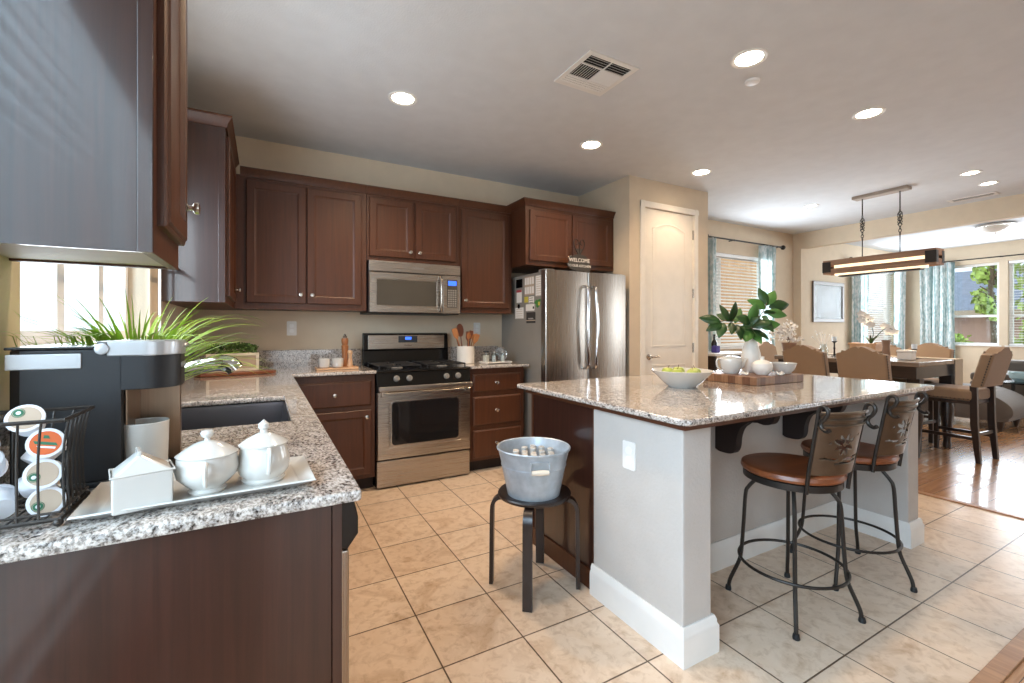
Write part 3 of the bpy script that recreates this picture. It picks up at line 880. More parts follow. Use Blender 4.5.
pn = B().prism([(RF + .02, .742), (RF - .022, .742), (RF - .022, .80), (RF - .008, .885), (RF + .02, .885)], lambda u, v, w: Vector((w, u, v)), RX0 + .002, RX1 - .002, .002)
obj('control_panel', pn, 'black', rg)
for x in (.885, .985, 1.29, 1.39):
    d = Vector((0, -1, .17)).normalized(); a = Vector((1, 0, 0)); c = d.cross(a)
    kb = B().lathe([(0, 0), (.024, 0), (.024, .008), (.019, .011), (.018, .026), (.0, .028)], (x, RF - .018, .838), 20, f=lambda X_, Y_, Z_: a * X_ + c * Y_ + d * Z_)
    k = obj('knob', kb, 'grey_side', rg)
    obj('grip', B().box(-.004, .004, -.017, .017, .026, .036, .002).xf(Matrix.Translation((x, RF - .018, .838)) @ Matrix((a.to_tuple(), c.to_tuple(), d.to_tuple())).transposed().to_4x4()), 'grey_side', k)
obj('cooktop', B().box(RX0, RX1, RF - .03, YB - .085, .888, .908, .008, 3), 'black', rg)
for x0, x1 in ((RX0 + .03, RX0 + .355), (RX0 + .41, RX1 - .03)):
    g = B(); y0, y1 = RF + .03, YB - .14; z = .932
    g.tube([(x0, y0, z), (x1, y0, z), (x1, y1, z), (x0, y1, z)], .006, 6, closed=True)
    g.tube([(x0, (y0 + y1) / 2, z), (x1, (y0 + y1) / 2, z)], .006, 6)
    xm = (x0 + x1) / 2
    for ym in ((3 * y0 + y1) / 4, (y0 + 3 * y1) / 4):
        g.tube([(x0, ym, z), (xm - .03, ym, z)], .006, 6).tube([(xm + .03, ym, z), (x1, ym, z)], .006, 6)
        g.tube([(xm, ym - .03, z), (xm, ym - .11, z)], .006, 6).tube([(xm, ym + .03, z), (xm, ym + .11, z)], .006, 6)
    for p in ((x0, y0), (x1, y0), (x0, y1), (x1, y1)): g.tube([(*p, .907), (*p, z)], .006, 6)
    obj('grate', g, 'blackmatte', rg)
    for ym in ((3 * y0 + y1) / 4, (y0 + 3 * y1) / 4):
        obj('burner', B().lathe([(0, 0), (.045, 0), (.045, .006), (.034, .008), (.034, .014), (.0, .015)], (xm, ym, .907), 20), 'grey_side', rg)
bg_ = B().prism([(YB - .085, .895), (YB - .075, 1.03), (YB - .085, 1.04), (YB - .075, 1.175), (YB - .05, 1.185), (YB - .026, 1.175), (YB - .026, .895)], lambda u, v, w: Vector((w, u, v)), RX0, RX1, .004)
bk = obj('backguard', bg_, 'black', rg)
ins = B().box(RX0 + .04, RX1 - .04, YB - .091, YB - .078, 1.045, 1.165, .003)
obj('fascia', ins, 'steel', bk)
obj('clock', B().box(1.035, 1.205, YB - .094, YB - .088, 1.10, 1.158, .002), 'lcd', bk)
obj('display', B().box(1.095, 1.15, YB - .0955, YB - .0938, 1.125, 1.150), 'display', bk)
text('Whirlpool', .016, 'ink', bk, mtx_faceY(1.12, YB - .0915, 1.075), .0006)

# ---------------------------------------------------------------- microwave
mw = thing('microwave', 'stainless over-the-range microwave under the short cabinet', 'microwave', (1.11, 3.85, 1.35))
MX0, MX1, MF, MZ0, MZ1 = .722, 1.497, 3.685, 1.345, 1.770
obj('body', B().box(MX0, MX1, MF, YB - .004, MZ0, MZ1, .004), 'blackmatte', mw)
obj('top_vent', B().box(MX0, MX1, MF - .03, MF - .0005, MZ1 - .085, MZ1, .004), 'steel', mw)
text('Whirlpool', .024, 'silver', mw, mtx_faceY(1.12, MF - .031, MZ1 - .043), .0008)
dd = B(); dd.rings(MX0, 1.338, MZ0 + .008, MZ1 - .09, [(0, 0), (0, .024), (.005, .03), (.055, .03), (.058, .027)], faceY(MF - .0005))
d_ = obj('door', dd, 'steel', mw, angle=20)
obj('window', B().box(MX0 + .06, 1.278, MF - .0295, MF - .025, MZ0 + .068, MZ1 - .15, .001), 'mwglass', d_)
hp = spline([(1.312, MF - .03, MZ1 - .105), (1.312, MF - .06, MZ1 - .125), (1.312, MF - .072, MZ1 - .21), (1.312, MF - .06, MZ0 + .055), (1.312, MF - .03, MZ0 + .03)], 6)
obj('handle', B().tube(hp, .013, 12), 'steel_v', d_)
cp_ = obj('control_panel', B().box(1.341, MX1, MF - .03, MF - .0005, MZ0 + .008, MZ1 - .09, .004), 'steel', mw)
kp = obj('keypad', B().box(1.375, 1.47, MF - .033, MF - .0295, MZ0 + .06, MZ1 - .125, .002), 'mwglass', cp_)
obj('display', B().box(1.385, 1.46, MF - .0345, MF - .0325, MZ1 - .175, MZ1 - .135), 'display', cp_)
kb = B()
for i in range(4):
    for j in range(8): kb.box(1.382 + i * .021, 1.398 + i * .021, MF - .0345, MF - .0325, MZ0 + .068 + j * .019, MZ0 + .081 + j * .019)
obj('buttons', kb, 'grey_side', kp)

# ---------------------------------------------------------------- refrigerator
fr = thing('refrigerator', 'stainless french-door refrigerator with grey sides', 'refrigerator', (2.55, 3.6, 0))
FX0, FX1, FB, FF, FT = 2.098, 3.005, 4.03, 3.285, 1.73
obj('cabinet_shell', B().box(FX0 + .004, FX1 - .004, FF, FB, .03, FT - .012, .004), 'grey_side', fr)
obj('feet', B().box(FX0 + .02, FX1 - .02, FF + .02, FB - .05, 0, .03), 'blackmatte', fr)
obj('hinge_cover', B().box(FX0 + .01, FX0 + .11, FF - .05, FF + .06, FT - .0115, FT + .012, .006), 'grey_side', fr)
obj('hinge_cover', B().box(FX1 - .11, FX1 - .01, FF - .05, FF + .06, FT - .0115, FT + .012, .006), 'grey_side', fr)
def fdoor(x0, x1, z0, z1, bulge=.012, side=0):
    """door with a softly bowed front"""
    n = 10; poly = [(x0, FF - .002), (x0, FF - .072)]
    poly += [(x0 + .006 + (x1 - x0 - .012) * i / n, FF - .078 - bulge * (1 - (2 * i / n - 1) ** 2)) for i in range(n + 1)]
    poly += [(x1, FF - .072), (x1, FF - .002)]
    return B().prism(poly, lambda u, v, w: Vector((u, v, w)), z0, z1, .003)
XM = 2.553
for x0, x1, xh, s in ((FX0, XM - .003, XM - .045, -1), (XM + .003, FX1, XM + .045, 1)):
    d_ = obj('door', fdoor(x0, x1, .64, FT), 'steel_v', fr, angle=25)
    hz = [(0, .0, 1.60), (0, -.045, 1.585), (.0, -.055, 1.50), (s * .012, -.062, 1.25), (0, -.055, .97), (0, -.045, .885), (0, .0, .87)]
    obj('handle', B().tube(spline([(xh + a, FF - .083 + b, z) for a, b, z in hz], 6), .0135, 12), 'chrome', d_)
fz = obj('freezer_drawer', fdoor(FX0, FX1, .06, .632), 'steel_v', fr, angle=25)
obj('handle', B().tube(spline([(FX0 + .1, FF - .083, .56), (FX0 + .11, FF - .14, .565), (XM, FF - .155, .565), (FX1 - .11, FF - .14, .565), (FX1 - .1, FF - .083, .56)], 6), .0135, 12), 'chrome', fz)
badge = text('Whirlpool', .018, 'grey_side', fr, mtx_faceY(FX1 - .12, FF - .0855, 1.63), .0008)

# things stuck on the refrigerator side (faces -X)
fx = FX0 + .004
def magnet(name, label, y0, y1, z0, z1, m, extra=None, th=.002):
    t = thing(name, label, 'fridge magnet' if 'magnet' in name else 'paper', (fx, (y0 + y1) / 2, z0))
    obj('sheet', B().box(fx - th, fx - .0002, y0, y1, z0, z1), m, t)
    for nm, mm, b_ in (extra or []): obj(nm, b_, mm, t)
    return t
def fr_pt(px, py):
    S_, C_ = math.sin(math.radians(28.87)), math.cos(math.radians(28.87)); u = (px - 512) / 448
    dx, dy = S_ + u * C_, C_ - u * S_; t_ = fx / dx
    return dy * t_, 1.22 + (329 - py) / 448 * t_
def frect(px0, py0, px1, py1):
    ya, za = fr_pt(px0, py0); yb, zb = fr_pt(px1, py1); return min(ya, yb), max(ya, yb), min(za, zb), max(za, zb)
def rows(y0, y1, z0, z1, nr, nc, m_='ink', k=.55):
    b_ = B()
    for i in range(nr):
        for j in range(nc):
            a = y0 + (y1 - y0) * (j + .12) / nc; c = z0 + (z1 - z0) * (i + .15) / nr
            b_.box(fx - .0028, fx - .0018, a, a + (y1 - y0) / nc * .76, c, c + (z1 - z0) / nr * k)
    return b_
q = frect(516.3, 280, 522.5, 287.5); magnet('square_magnet', 'square black magnet near the top of the refrigerator side', *q, 'black')
q = frect(524.8, 277.5, 534.3, 294.5); magnet('photo_strip', 'grid of small photo strips on the refrigerator side', *q, 'tan', [('photos', 'paper', rows(*q, 2, 4, k=.75))])
q = frect(535.8, 276, 541.8, 295.5); magnet('list_pad', 'tall white list pad at the front edge of the refrigerator side', *q, 'paper', [('ruled_lines', 'tan', rows(*q, 9, 1, k=.2))])
q = frect(516.8, 290.5, 521.8, 302.5); magnet('note_card', 'white note card with a red heading on the refrigerator side', *q, 'paper', [('heading', 'red', B().box(fx - .003, fx - .0018, q[0], q[1], q[3] - .022, q[3]))])
q = frect(524.5, 297, 528.3, 302.3); magnet('yellow_magnet', 'small yellow magnet below the photo strips', *q, 'yellow')
q = frect(529, 296.8, 534, 302.8); magnet('card_magnet', 'small white card between the yellow and the green magnet', *q, 'paper', [('print', 'ink', rows(*q, 3, 1, k=.25))])
y0, y1, z0, z1 = frect(534.5, 298, 541.5, 307.5)
mg = thing('leaf_magnet', 'green leafy magnet near the front edge of the refrigerator', 'fridge magnet', (fx, (y0 + y1) / 2, z0))
obj('sheet', B().prism([((y0 + y1) / 2 + .5 * (y1 - y0) * math.cos(a) * (.75 + .25 * math.cos(5 * a)), (z0 + z1) / 2 + .5 * (z1 - z0) * math.sin(a) * (.75 + .25 * math.sin(3 * a))) for a in [2 * PI * i / 28 for i in range(28)]], faceXn(fx - .0002), 0, .004), 'green', mg)
obj('fruit', B().sphere((fx - .004, y0 * .7 + y1 * .3, z1 * .4 + z0 * .6), (.004, .018, .018), 10, 6), 'yellow', mg)
q = frect(526, 304.5, 534.5, 310.5); magnet('folded_note', 'white folded note above the dark square sign', *q, 'paper', [('print', 'ink', rows(q[0], q[0] + .03, q[2] + .01, q[3] - .012, 1, 1))])
q = frect(515.5, 308, 523.6, 318.5); magnet('memo_sheet', 'white memo sheet hanging lowest at the back of the refrigerator side', *q, 'paper', [('clip', 'black', B().sphere((fx - .008, (q[0] + q[1]) / 2, q[3] + .012), (.007, .022, .022), 10, 6)), ('print', 'tan', rows(*q, 5, 1, k=.18))])
q = frect(526.5, 312.5, 535.5, 323); magnet('square_sign_magnet', 'dark square magnet with a white cup drawing, lowest on the refrigerator', *q, 'ink', [('cup_drawing', 'paper', rows(q[0] + .02, q[1] - .02, q[2] + .035, q[3] - .05, 2, 1, k=.35)), ('band', 'tan', B().box(fx - .003, fx - .0018, q[0], q[1], q[2] + .02, q[2] + .028))])

# outlets
def outlet(label, c, f, switch=False):
    t = thing('outlet', label, 'outlet', f(c[0], c[1], 0))
    p = obj('plate', B().prism(rrect(c[0] - .036, c[0] + .036, c[1] - .058, c[1] + .058, .006), f, .0005, .006, .002), 'white', t)
    for dz in (-.02, .02):
        s = obj('socket', B().prism(rrect(c[0] - .016, c[0] + .016, c[1] + dz - .015, c[1] + dz + .015, .01), f, .0055, .0085, .001), 'vinyl', p)
        b_ = B()
        for du in (-.006, .006): b_.prism([(c[0] + du - .0012, c[1] + dz), (c[0] + du + .0012, c[1] + dz), (c[0] + du + .0012, c[1] + dz + .008), (c[0] + du - .0012, c[1] + dz + .008)], f, .0083, .0088)
    return t
outlet('white outlet on the wall above the left back counter', (.19, 1.225), faceY(YB))
outlet('white outlet on the wall behind the wooden utensils', (1.835, 1.225), faceY(YB))

# ---------------------------------------------------------------- island
IX0, IX1, IW0, IW1 = 1.328, 3.285, 1.487, 3.15
IY0, IYR, IYP, IY1 = 1.123, 1.495, 1.635, 2.19
ZI0, ZI1 = .880, .905
il = thing('kitchen_island', 'kitchen island with pale stucco bar wall and dark cabinet end', 'kitchen island', (2.3, 1.65, 0))
wb = B(); ixs = [IX0, IW0, IW1, IX1]; iys = [IY0, IYR, IYP]
wb.slab(ixs, iys, lambda i, j: j == 1 or i != 1, .001, ZI0 - .022, .012)
obj('bar_wall', wb, 'wing', il)
cb = B().box(IX0 + .022, IX1 - .02, IYP + .001, IY1, .10, ZI0 - .022, .001).box(IX0 + .012, IX0 + .0215, IYP + .001, IY1, .0, ZI0 - .022, .001)
obj('cabinet', cb, 'cab_end', il)
obj('end_molding', B().box(IX0 + .002, IX0 + .0118, IYP + .001, IY1, 0, .095, .003).box(IX0 + .008, IX0 + .0118, IYP + .001, IYP + .012, .095, ZI0 - .023, .001).box(IX0 + .006, IX0 + .0118, IY1 - .02, IY1, .095, ZI0 - .023, .001), 'cab', il)
for k, (x0, x1) in enumerate(((1.40, 2.0), (2.01, 2.62), (2.63, 3.24))):
    b = B(); b.rings(x0, x1, .13, .83, DOOR, lambda u, v, w: Vector((u, IY1 + w, v)))
    obj('door', b, 'cab', il, angle=20)
obj('top_frame', B().box(1.30, 3.288, 1.09, IY1 + .01, ZI0 - .0215, ZI0 - .0005, .002), 'cab', il)
def base_strip(b, pts):
    """tall baseboard that follows an open path; stands out to the right of the path"""
    prof = [(0, 0), (.018, 0), (.018, .10), (.012, .112), (.012, .122), (.006, .137), (0, .137)]
    pts = [Vector(p) for p in pts]; n = len(pts); loops = []
    for i, p in enumerate(pts):
        d0 = (pts[i] - pts[i - 1]).normalized() if i else None
        d1 = (pts[i + 1] - pts[i]).normalized() if i < n - 1 else None
        n0 = Vector((d0.y, -d0.x, 0)) if d0 else None; n1 = Vector((d1.y, -d1.x, 0)) if d1 else None
        m = n1 if n0 is None else (n0 if n1 is None else (n0 + n1) / (1 + n0.dot(n1)))
        loops.append([b.bm.verts.new(p + m * u + Vector((0, 0, v))) for u, v in prof])
    for a, c in zip(loops, loops[1:]):
        for k in range(len(prof)): b.bm.faces.new((a[k], a[(k + 1) % len(prof)], c[(k + 1) % len(prof)], c[k]))
    b.bm.faces.new(loops[0]); b.bm.faces.new(loops[-1][::-1]); return b._done()
bs = base_strip(B(), [(IX0, IYP, 0), (IX0, IY0, 0), (IW0, IY0, 0), (IW0, IYR, 0), (IW1, IYR, 0), (IW1, IY0, 0), (IX1, IY0, 0), (IX1, IYP, 0)][::1])
obj('baseboard', bs, 'white', il)
def corbel(x):
    """wooden bracket under the overhang: straight back and top, scrolled front edge"""
    o = [(IYR - .001, .856), (IYR - .001, .615)]
    o += [(IYR - .02, .606), (IYR - .075, .606), (IYR - .10, .615), (IYR - .115, .64), (IYR - .12, .69), (IYR - .135, .735), (IYR - .165, .77), (IYR - .21, .785), (IYR - .25, .78), (IYR - .28, .785), (IYR - .30, .805), (IYR - .31, .856)]
    o = o[:2] + [tuple(p[:2]) for p in spline([(a, c, 0) for a, c in o[2:]], 3)]
    return B().prism(o, lambda u, v, w: Vector((x + w, u, v)), 0, .045, .003)
for x in (2.0, 2.585): obj('bracket', corbel(x), 'toe', il)
outlet('white outlet on the end wall of the island', (0, 0), lambda u, v, w: Vector((IX0 - w, 1.395 - u, .695 + v)))
it = B()
op = [(1.268, 1.10), (1.275, 1.075), (1.295, 1.06), (3.28, 1.055), (3.298, 1.06), (3.305, 1.08), (3.305, 2.24), (3.29, 2.255), (1.285, 2.255), (1.268, 2.24)]
it.prism(op, XY, ZI0, ZI1, .008, 3)
tag(obj('island_countertop', it, 'granite', at=(2.3, 1.65, ZI0)), 'polished speckled granite slab on top of the kitchen island', 'countertop')

# ---------------------------------------------------------------- round stool with the tin tub
st = thing('stool', 'small black-brown round stool with four bent legs', 'stool', (1.125, 1.82, 0))
SH = .452
obj('seat', B().lathe([(0, SH - .022), (.165, SH - .022), (.172, SH - .018), (.174, SH - .008), (.170, SH - .002), (.16, SH), (.0, SH)], (1.125, 1.82, 0), 36), 'stoolwood', st)
for a in (145, 230, 325, 50):
    ca, sa = math.cos(math.radians(a)), math.sin(math.radians(a))
    path = spline([(1.125 + ca * r, 1.82 + sa * r, z) for r, z in ((.06, SH - .034), (.15, SH - .034), (.183, SH - .045), (.2, SH - .075), (.203, SH - .13))], 5) + [Vector((1.125 + ca * .206, 1.82 + sa * .206, .002))]
    b = B()
    rad = Vector((ca, sa, 0)); tan = Vector((-sa, ca, 0)); prev = None
    for i, p in enumerate(path):
        t_ = (path[min(i + 1, len(path) - 1)] - path[max(i - 1, 0)]).normalized(); nn = t_.cross(tan).normalized()
        q = [b.bm.verts.new(p + tan * s1 * .021 + nn * s2 * .009) for s1, s2 in ((-1, -1), (1, -1), (1, 1), (-1, 1))]
        if prev:
            for k in range(4): b.bm.faces.new((prev[k], prev[(k + 1) % 4], q[(k + 1) % 4], q[k]))
        else: b.bm.faces.new(q[::-1])
        prev = q
    b.bm.faces.new(prev); b._done()
    obj('leg', b, 'stoolwood', st)
TB = (1.108, 1.80)
tb = thing('tub', 'galvanized tin tub with wooden grips standing on the black stool', 'tub', (*TB, SH))
tp = [(0, .004), (.118, .004), (.118, .0), (.123, .0), (.125, .010), (.150, .132), (.1525, .135), (.1525, .141), (.1515, .144), (.167, .205), (.172, .208), (.174, .214), (.171, .219), (.166, .215), (.150, .144), (.148, .132), (.122, .016), (.0, .014)]
obj('bucket', B().lathe(tp, (*TB, SH), 40), 'galv', tb)
for a in (-112, 68):
    rr_ = math.radians(a); d = Vector((math.cos(rr_), math.sin(rr_), 0)); s = Vector((-d.y, d.x, 0)); c0 = Vector((*TB, SH))
    hp = [c0 + d * .163 + s * .040 + Vector((0, 0, .185)), c0 + d * .172 + s * .040 + Vector((0, 0, .183)), c0 + d * .176 + s * .042 + Vector((0, 0, .145)), c0 + d * .176 - s * .042 + Vector((0, 0, .145)), c0 + d * .172 - s * .040 + Vector((0, 0, .183)), c0 + d * .163 - s * .040 + Vector((0, 0, .185))]
    h = obj('handle', B().tube(hp, .0035, 8).tube([hp[0], hp[-1]], .003, 6), 'galv', tb)
    obj('grip', B().tube([c0 + d * .176 + s * .038 + Vector((0, 0, .145)), c0 + d * .176 + s * .0 + Vector((0, 0, .145)), c0 + d * .176 - s * .038 + Vector((0, 0, .145))], [.010, .0125, .010], 12), 'grip', h)
bt0 = None
random.seed(5)
for (x, y) in [(i * .0475 + (j % 2) * .0237, j * .0415) for j in (2, 1, 0, -1, -2) for i in (-2, -1, 0, 1, 2) if math.hypot(i * .0475 + (j % 2) * .0237, j * .0415) < .097]:
    z = SH + .0185
    if bt0 is None:
        bt0 = thing('bottle', 'small white-capped drink bottle standing in the tin tub', 'bottle', (0, 0, 0), 0, 'white-capped bottles in the tin tub')
        obj('body', B().lathe([(0, 0), (.02, 0), (.0215, .004), (.0215, .085), (.012, .125), (.0105, .148), (.0, .148)], n=14), 'cork', bt0)
        obj('cap', B().lathe([(0, .1482), (.0145, .1482), (.0155, .151), (.0155, .165), (.013, .168), (.0, .1685)], n=14), 'ceramic', bt0)
        bt0.location = (TB[0] + x, TB[1] + y, z)
    else: dup(bt0, (TB[0] + x, TB[1] + y, z + random.uniform(.0, .012)), random.uniform(0, 6))

# ---------------------------------------------------------------- iron bar stools
def bar_stool(label):
    t = thing('bar_stool', label, 'bar stool', (0, 0, 0), 0, 'iron bar stools at the island')
    obj('seat', B().lathe([(0, .588), (.184, .588), (.196, .594), (.2, .604), (.196, .618), (.18, .624), (.12, .619), (.0, .616)], n=44), 'seatwood', t)
    obj('seat_ring', B().lathe([(.0, .575), (.17, .575), (.17, .558), (.187, .558), (.19, .56), (.19, .586), (.187, .5878), (.0, .5878)], n=40), 'iron', t)
    for k in range(4):
        a = math.radians(45 + 90 * k); d = Vector((math.cos(a), math.sin(a), 0))
        pts = spline([d * r + Vector((0, 0, z)) for r, z in ((.112, .566), (.122, .553), (.142, .528), (.166, .497), (.179, .462), (.187, .33), (.197, .19), (.208, .14), (.230, .085), (.245, .045), (.25, .012))], 5)
        l = obj('leg', B().tube(pts, .0082, 8), 'iron', t)
        obj('foot', B().lathe([(0, 0), (.013, 0), (.014, .006), (.011, .02), (.0, .021)], d * .251, 12), 'blackmatte', l)
    ring = [Vector((.207 * math.cos(2 * PI * i / 48), .207 * math.sin(2 * PI * i / 48), .19)) for i in range(48)]
    obj('foot_ring', B().tube(ring, .0065, 8, closed=True), 'iron', t)
    A0 = math.radians(-90)
    half = math.radians(34)
    def bp(a, z):  # point on the curved back
        k = max(0, (z - .58)) / .3
        r = .203 + .055 * k; a = a * (1 - .16 * k)
        return Vector((r * math.cos(A0 + a), r * math.sin(A0 + a), z))
    def cut(u, v):
        x = (u - .5) * 2 * half * .19; z = .655 + v * .20
        for (cx, cz, ang, L, W_) in motif:
            L *= 1.2; W_ *= 1.35
            dx, dz = x - cx, z - cz; p = dx * math.cos(ang) + dz * math.sin(ang); q_ = -dx * math.sin(ang) + dz * math.cos(ang)
            if (p / L) ** 2 + (q_ / W_) ** 2 < 1: return True
        return False
    motif = []
    for ang in (35, 75, 115, 150): motif.append((.032 * math.cos(math.radians(ang)), .757 + .024 * math.sin(math.radians(ang)), math.radians(ang), .017, .0055))
    for ang in (205, 250, 290, 335): motif.append((.024 * math.cos(math.radians(ang)), .757 + .026 * math.sin(math.radians(ang)), math.radians(ang), .016, .005))
    motif += [(.055, .70, .08, .045, .0035), (.03, .682, .06, .055, .0035), (-.055, .70, -.05, .03, .003), (-.06, .765, 0, .004, .004), (.07, .79, 0, .004, .004)]
    pb = B(); pb.grid(72, 60, lambda u, v: bp((u - .5) * 2 * half, .64 + .255 * v), skip=lambda u, v: cut(u, (v * .255 - .015 - .01) / .20))
    o = obj('back_panel', pb, 'bronze', t, angle=60); s = o.modifiers.new('thickness', 'SOLIDIFY'); s.thickness = .003; s.offset = 0
    rb = B()
    for z, r in ((.892, .007), (.866, .006), (.842, .005)):
        rb.tube([bp(half * (i / 8 - 1), z) * 1.0 + (bp(half * (i / 8 - 1), z) * Vector((1, 1, 0))).normalized() * .004 for i in range(17)], r, 8)
    obj('top_rail', rb, 'bronze', t)
    for s_ in (-1, 1):
        a = s_ * half
        d = Vector((math.cos(A0 + a), math.sin(A0 + a), 0)); tn = Vector((-d.y, d.x, 0)) * s_
        pts = [bp(a, z) - d * .002 for z in (.56, .62, .70, .80, .88)]
        pc = bp(a, .89)
        curl = [(.0, .012), (.007, .030), (.022, .036), (.035, .026), (.036, .008), (.026, -.012), (.012, -.028), (.008, -.045), (.016, -.06), (.032, -.066), (.044, -.058)]
        pts += [pc + Vector((0, -1.0 * x, .9 * z)) for x, z in curl]
        obj('back_post', B().tube(spline(pts, 4), .0078, 8), 'iron', t)
    return t
b1 = bar_stool('iron bar stool with round wooden seat, nearest the white corner post')
b1.location = (2.04, 1.14, 0); b1.rotation_euler.z = math.radians(-12)
b2 = dup(b1, (2.58, 1.165, 0), math.radians(-4), 'second iron bar stool, partly hidden behind the nearer stool')
for ch in b2.children:      # its seat is swivelled a little on the legs
    if ch.name.startswith('leg'): ch.rotation_euler.z = math.radians(-27)

# ---------------------------------------------------------------- left counter: coffee corner
ZC = ZC1
# single-cup coffee maker, seen from its side
cm = thing('coffee_maker', 'black single-cup coffee maker with silver lid band', 'coffee maker', (-.28, 1.24, ZC))
CX0, CX1, CY0, CY1 = -.414, -.160, 1.155, 1.305
CYM = (CY0 + CY1) / 2
def dshape(x0, x1, r=.055, n=8, k=.02):
    """plan outline: square back, rounded front"""
    p = [(x0, CY1 - k), (x0 + k, CY1)] + [(x1 - r + r * math.sin(PI / 2 * i / n), CY1 - r + r * math.cos(PI / 2 * i / n)) for i in range(n + 1)]
    p += [(x1 - r + r * math.cos(PI / 2 * i / n), CY0 + r - r * math.sin(PI / 2 * i / n)) for i in range(n + 1)] + [(x0 + k, CY0), (x0, CY0 + k)]
    return p[::-1]
obj('tower', B().prism(dshape(CX0, -.250, .003, 2), XY, ZC + .0125, ZC + .270, .003), 'blackmatte', cm)
hd = obj('brew_head', B().prism(dshape(-.2515, CX1, k=.001), XY, ZC + .188, ZC + .270, .003), 'blackmatte', cm)
band = obj('lid_band', B().prism([(x + (.002 if x > -.2 else 0), y + (.0015 if y > CYM else -.0015)) for x, y in dshape(-.291, CX1)], XY, ZC + .256, ZC + .286, .003), 'silver', hd)
obj('pivot', B().lathe([(0, 0), (.011, 0), (.011, .004), (.009, .005), (0, .005)], (-.279, CY0 - .0012, ZC + .271), 20, f=lambda x, y, z: Vector((x, -z, y))), 'silver', band)
obj('latch', B().sphere((CX1 + .003, CYM, ZC + .276), (.008, .018, .006), 12, 8), 'silver', band)
obj('reservoir_lid', B().box(CX0 - .001, -.292, CY0 - .001, CY1 + .001, ZC + .2705, ZC + .276, .002), 'black', cm)
obj('side_plate', B().box(CX0 + .001, -.309, CY0 - .003, CY0 + .002, ZC + .234, ZC + .263, .002), 'silver', cm)
obj('base_tray', B().prism(dshape(CX0, CX1, .05), XY, ZC + .0006, ZC + .012, .003), 'blackmatte', cm)
obj('cup_bay_panel', B().box(-.2495, CX1 - .012, CY1 - .022, CY1 - .004, ZC + .0125, ZC + .1875, .003), 'bronzepanel', cm)
obj('cup_bay_panel', B().box(-.2495, -.2445, CY0 + .02, CY1 - .0225, ZC + .0125, ZC + .1875, .002), 'bronzepanel', cm)
text('KEURIG', .016, 'silver', cm, mtx_faceX(CX1 + .0008, CYM, ZC + .232), .0008)
# mug
mg = thing('mug', 'tall white mug standing in the cup bay of the coffee maker', 'mug', (-.222, 1.205, ZC + .0122))
mp = [(0, 0), (.036, 0), (.0385, .003), (.041, .098), (.0415, .102), (.0405, .1035), (.039, .101), (.0365, .008), (.0, .006)]
obj('cup', B().lathe(mp, (-.222, 1.205, ZC + .0122), 28), 'ceramic', mg)
obj('handle', B().tube(spline([(-.215, 1.242, ZC + .095), (-.208, 1.262, ZC + .093), (-.207, 1.268, ZC + .07), (-.209, 1.26, ZC + .045), (-.216, 1.240, ZC + .04)], 5), .0045, 8), 'ceramic', mg)
# serving platter
pl = B(); PZ = ZC
def prect(x0, x1, y0, y1, z, s=0): return [pl.bm.verts.new(p) for p in ((x0 + s, y0 + s, z), (x1 - s, y0 + s, z), (x1 - s, y1 - s, z), (x0 + s, y1 - s, z))]
PXA, PXB, PYA, PYB = -.268, .088, .932, 1.122
ls = [prect(PXA, PXB, PYA, PYB, PZ + .0005, .03), prect(PXA, PXB, PYA, PYB, PZ + .004, .024), prect(PXA, PXB, PYA, PYB, PZ + .0155, .0), prect(PXA, PXB, PYA, PYB, PZ + .018, .0015), prect(PXA, PXB, PYA, PYB, PZ + .0095, .026), prect(PXA, PXB, PYA, PYB, PZ + .0085, .032)]
for a, c in zip(ls, ls[1:]):
    for k in range(4): pl.bm.faces.new((a[k], a[(k + 1) % 4], c[(k + 1) % 4], c[k]))
pl.bm.faces.new(ls[-1]); pl.bm.faces.new(ls[0][::-1]); pl._done()
pl.xf(Matrix.Translation((PXA, PYA + .004, 0)) @ Matrix.Rotation(math.radians(2.2), 4, 'Z') @ Matrix.Translation((-PXA, -PYA, 0)))
tag(obj('platter', pl, 'ceramic', at=(-.09, 1.03, PZ), angle=25), 'white rectangular platter at the near end of the left counter', 'platter')
PZT = PZ + .0088
# carton-shaped creamer
cc = thing('creamer', 'white ceramic creamer shaped like a milk carton', 'creamer', (-.184, .976, PZT), math.radians(14))
cx, cyy = 0, 0
b = B(); w2, d2, h1, h2 = .040, .031, .060, .092
vs = {}
def V3(x, y, z): return b.bm.verts.new((x, y, z))
lo = [V3(sx * w2, sy * d2, .0) for sx, sy in ((-1, -1), (1, -1), (1, 1), (-1, 1))]
hi = [V3(sx * w2, sy * d2, h1) for sx, sy in ((-1, -1), (1, -1), (1, 1), (-1, 1))]
rg_ = [V3(-.004, -.016, h2), V3(-.004, .02, h2)]
b.bm.faces.new(lo[::-1])
for k in range(4): b.bm.faces.new((lo[k], lo[(k + 1) % 4], hi[(k + 1) % 4], hi[k]))
b.bm.faces.new((hi[0], hi[1], rg_[0])); b.bm.faces.new((hi[2], hi[3], rg_[1])); b.bm.faces.new((hi[1], hi[2], rg_[1], rg_[0])); b.bm.faces.new((hi[3], hi[0], rg_[0], rg_[1]))
bmesh.ops.bevel(b.bm, geom=list(b.bm.edges), offset=.004, segments=2, profile=.5, affect='EDGES'); b._done()
b.xf(Matrix.Translation((-.184, .976, PZT)))
cbody = obj('body', b, 'ceramic', cc)
b = B().box(-.0075, -.001, -.018, .024, h2 - .004, h2 + .004, .002).xf(Matrix.Translation((-.184, .976, PZT)))
obj('top_fold', b, 'ceramic', cc)
b = B().tube([(w2 + .0015, -d2 - .0005, h1 + .0015), (-w2 - .0015, -d2 - .0005, h1 + .0015), (-w2 - .0015, d2, h1 + .0015), (w2 + .0015, d2, h1 + .0015)], .002, 6, closed=True).xf(Matrix.Translation((-.184, .976, PZT)))
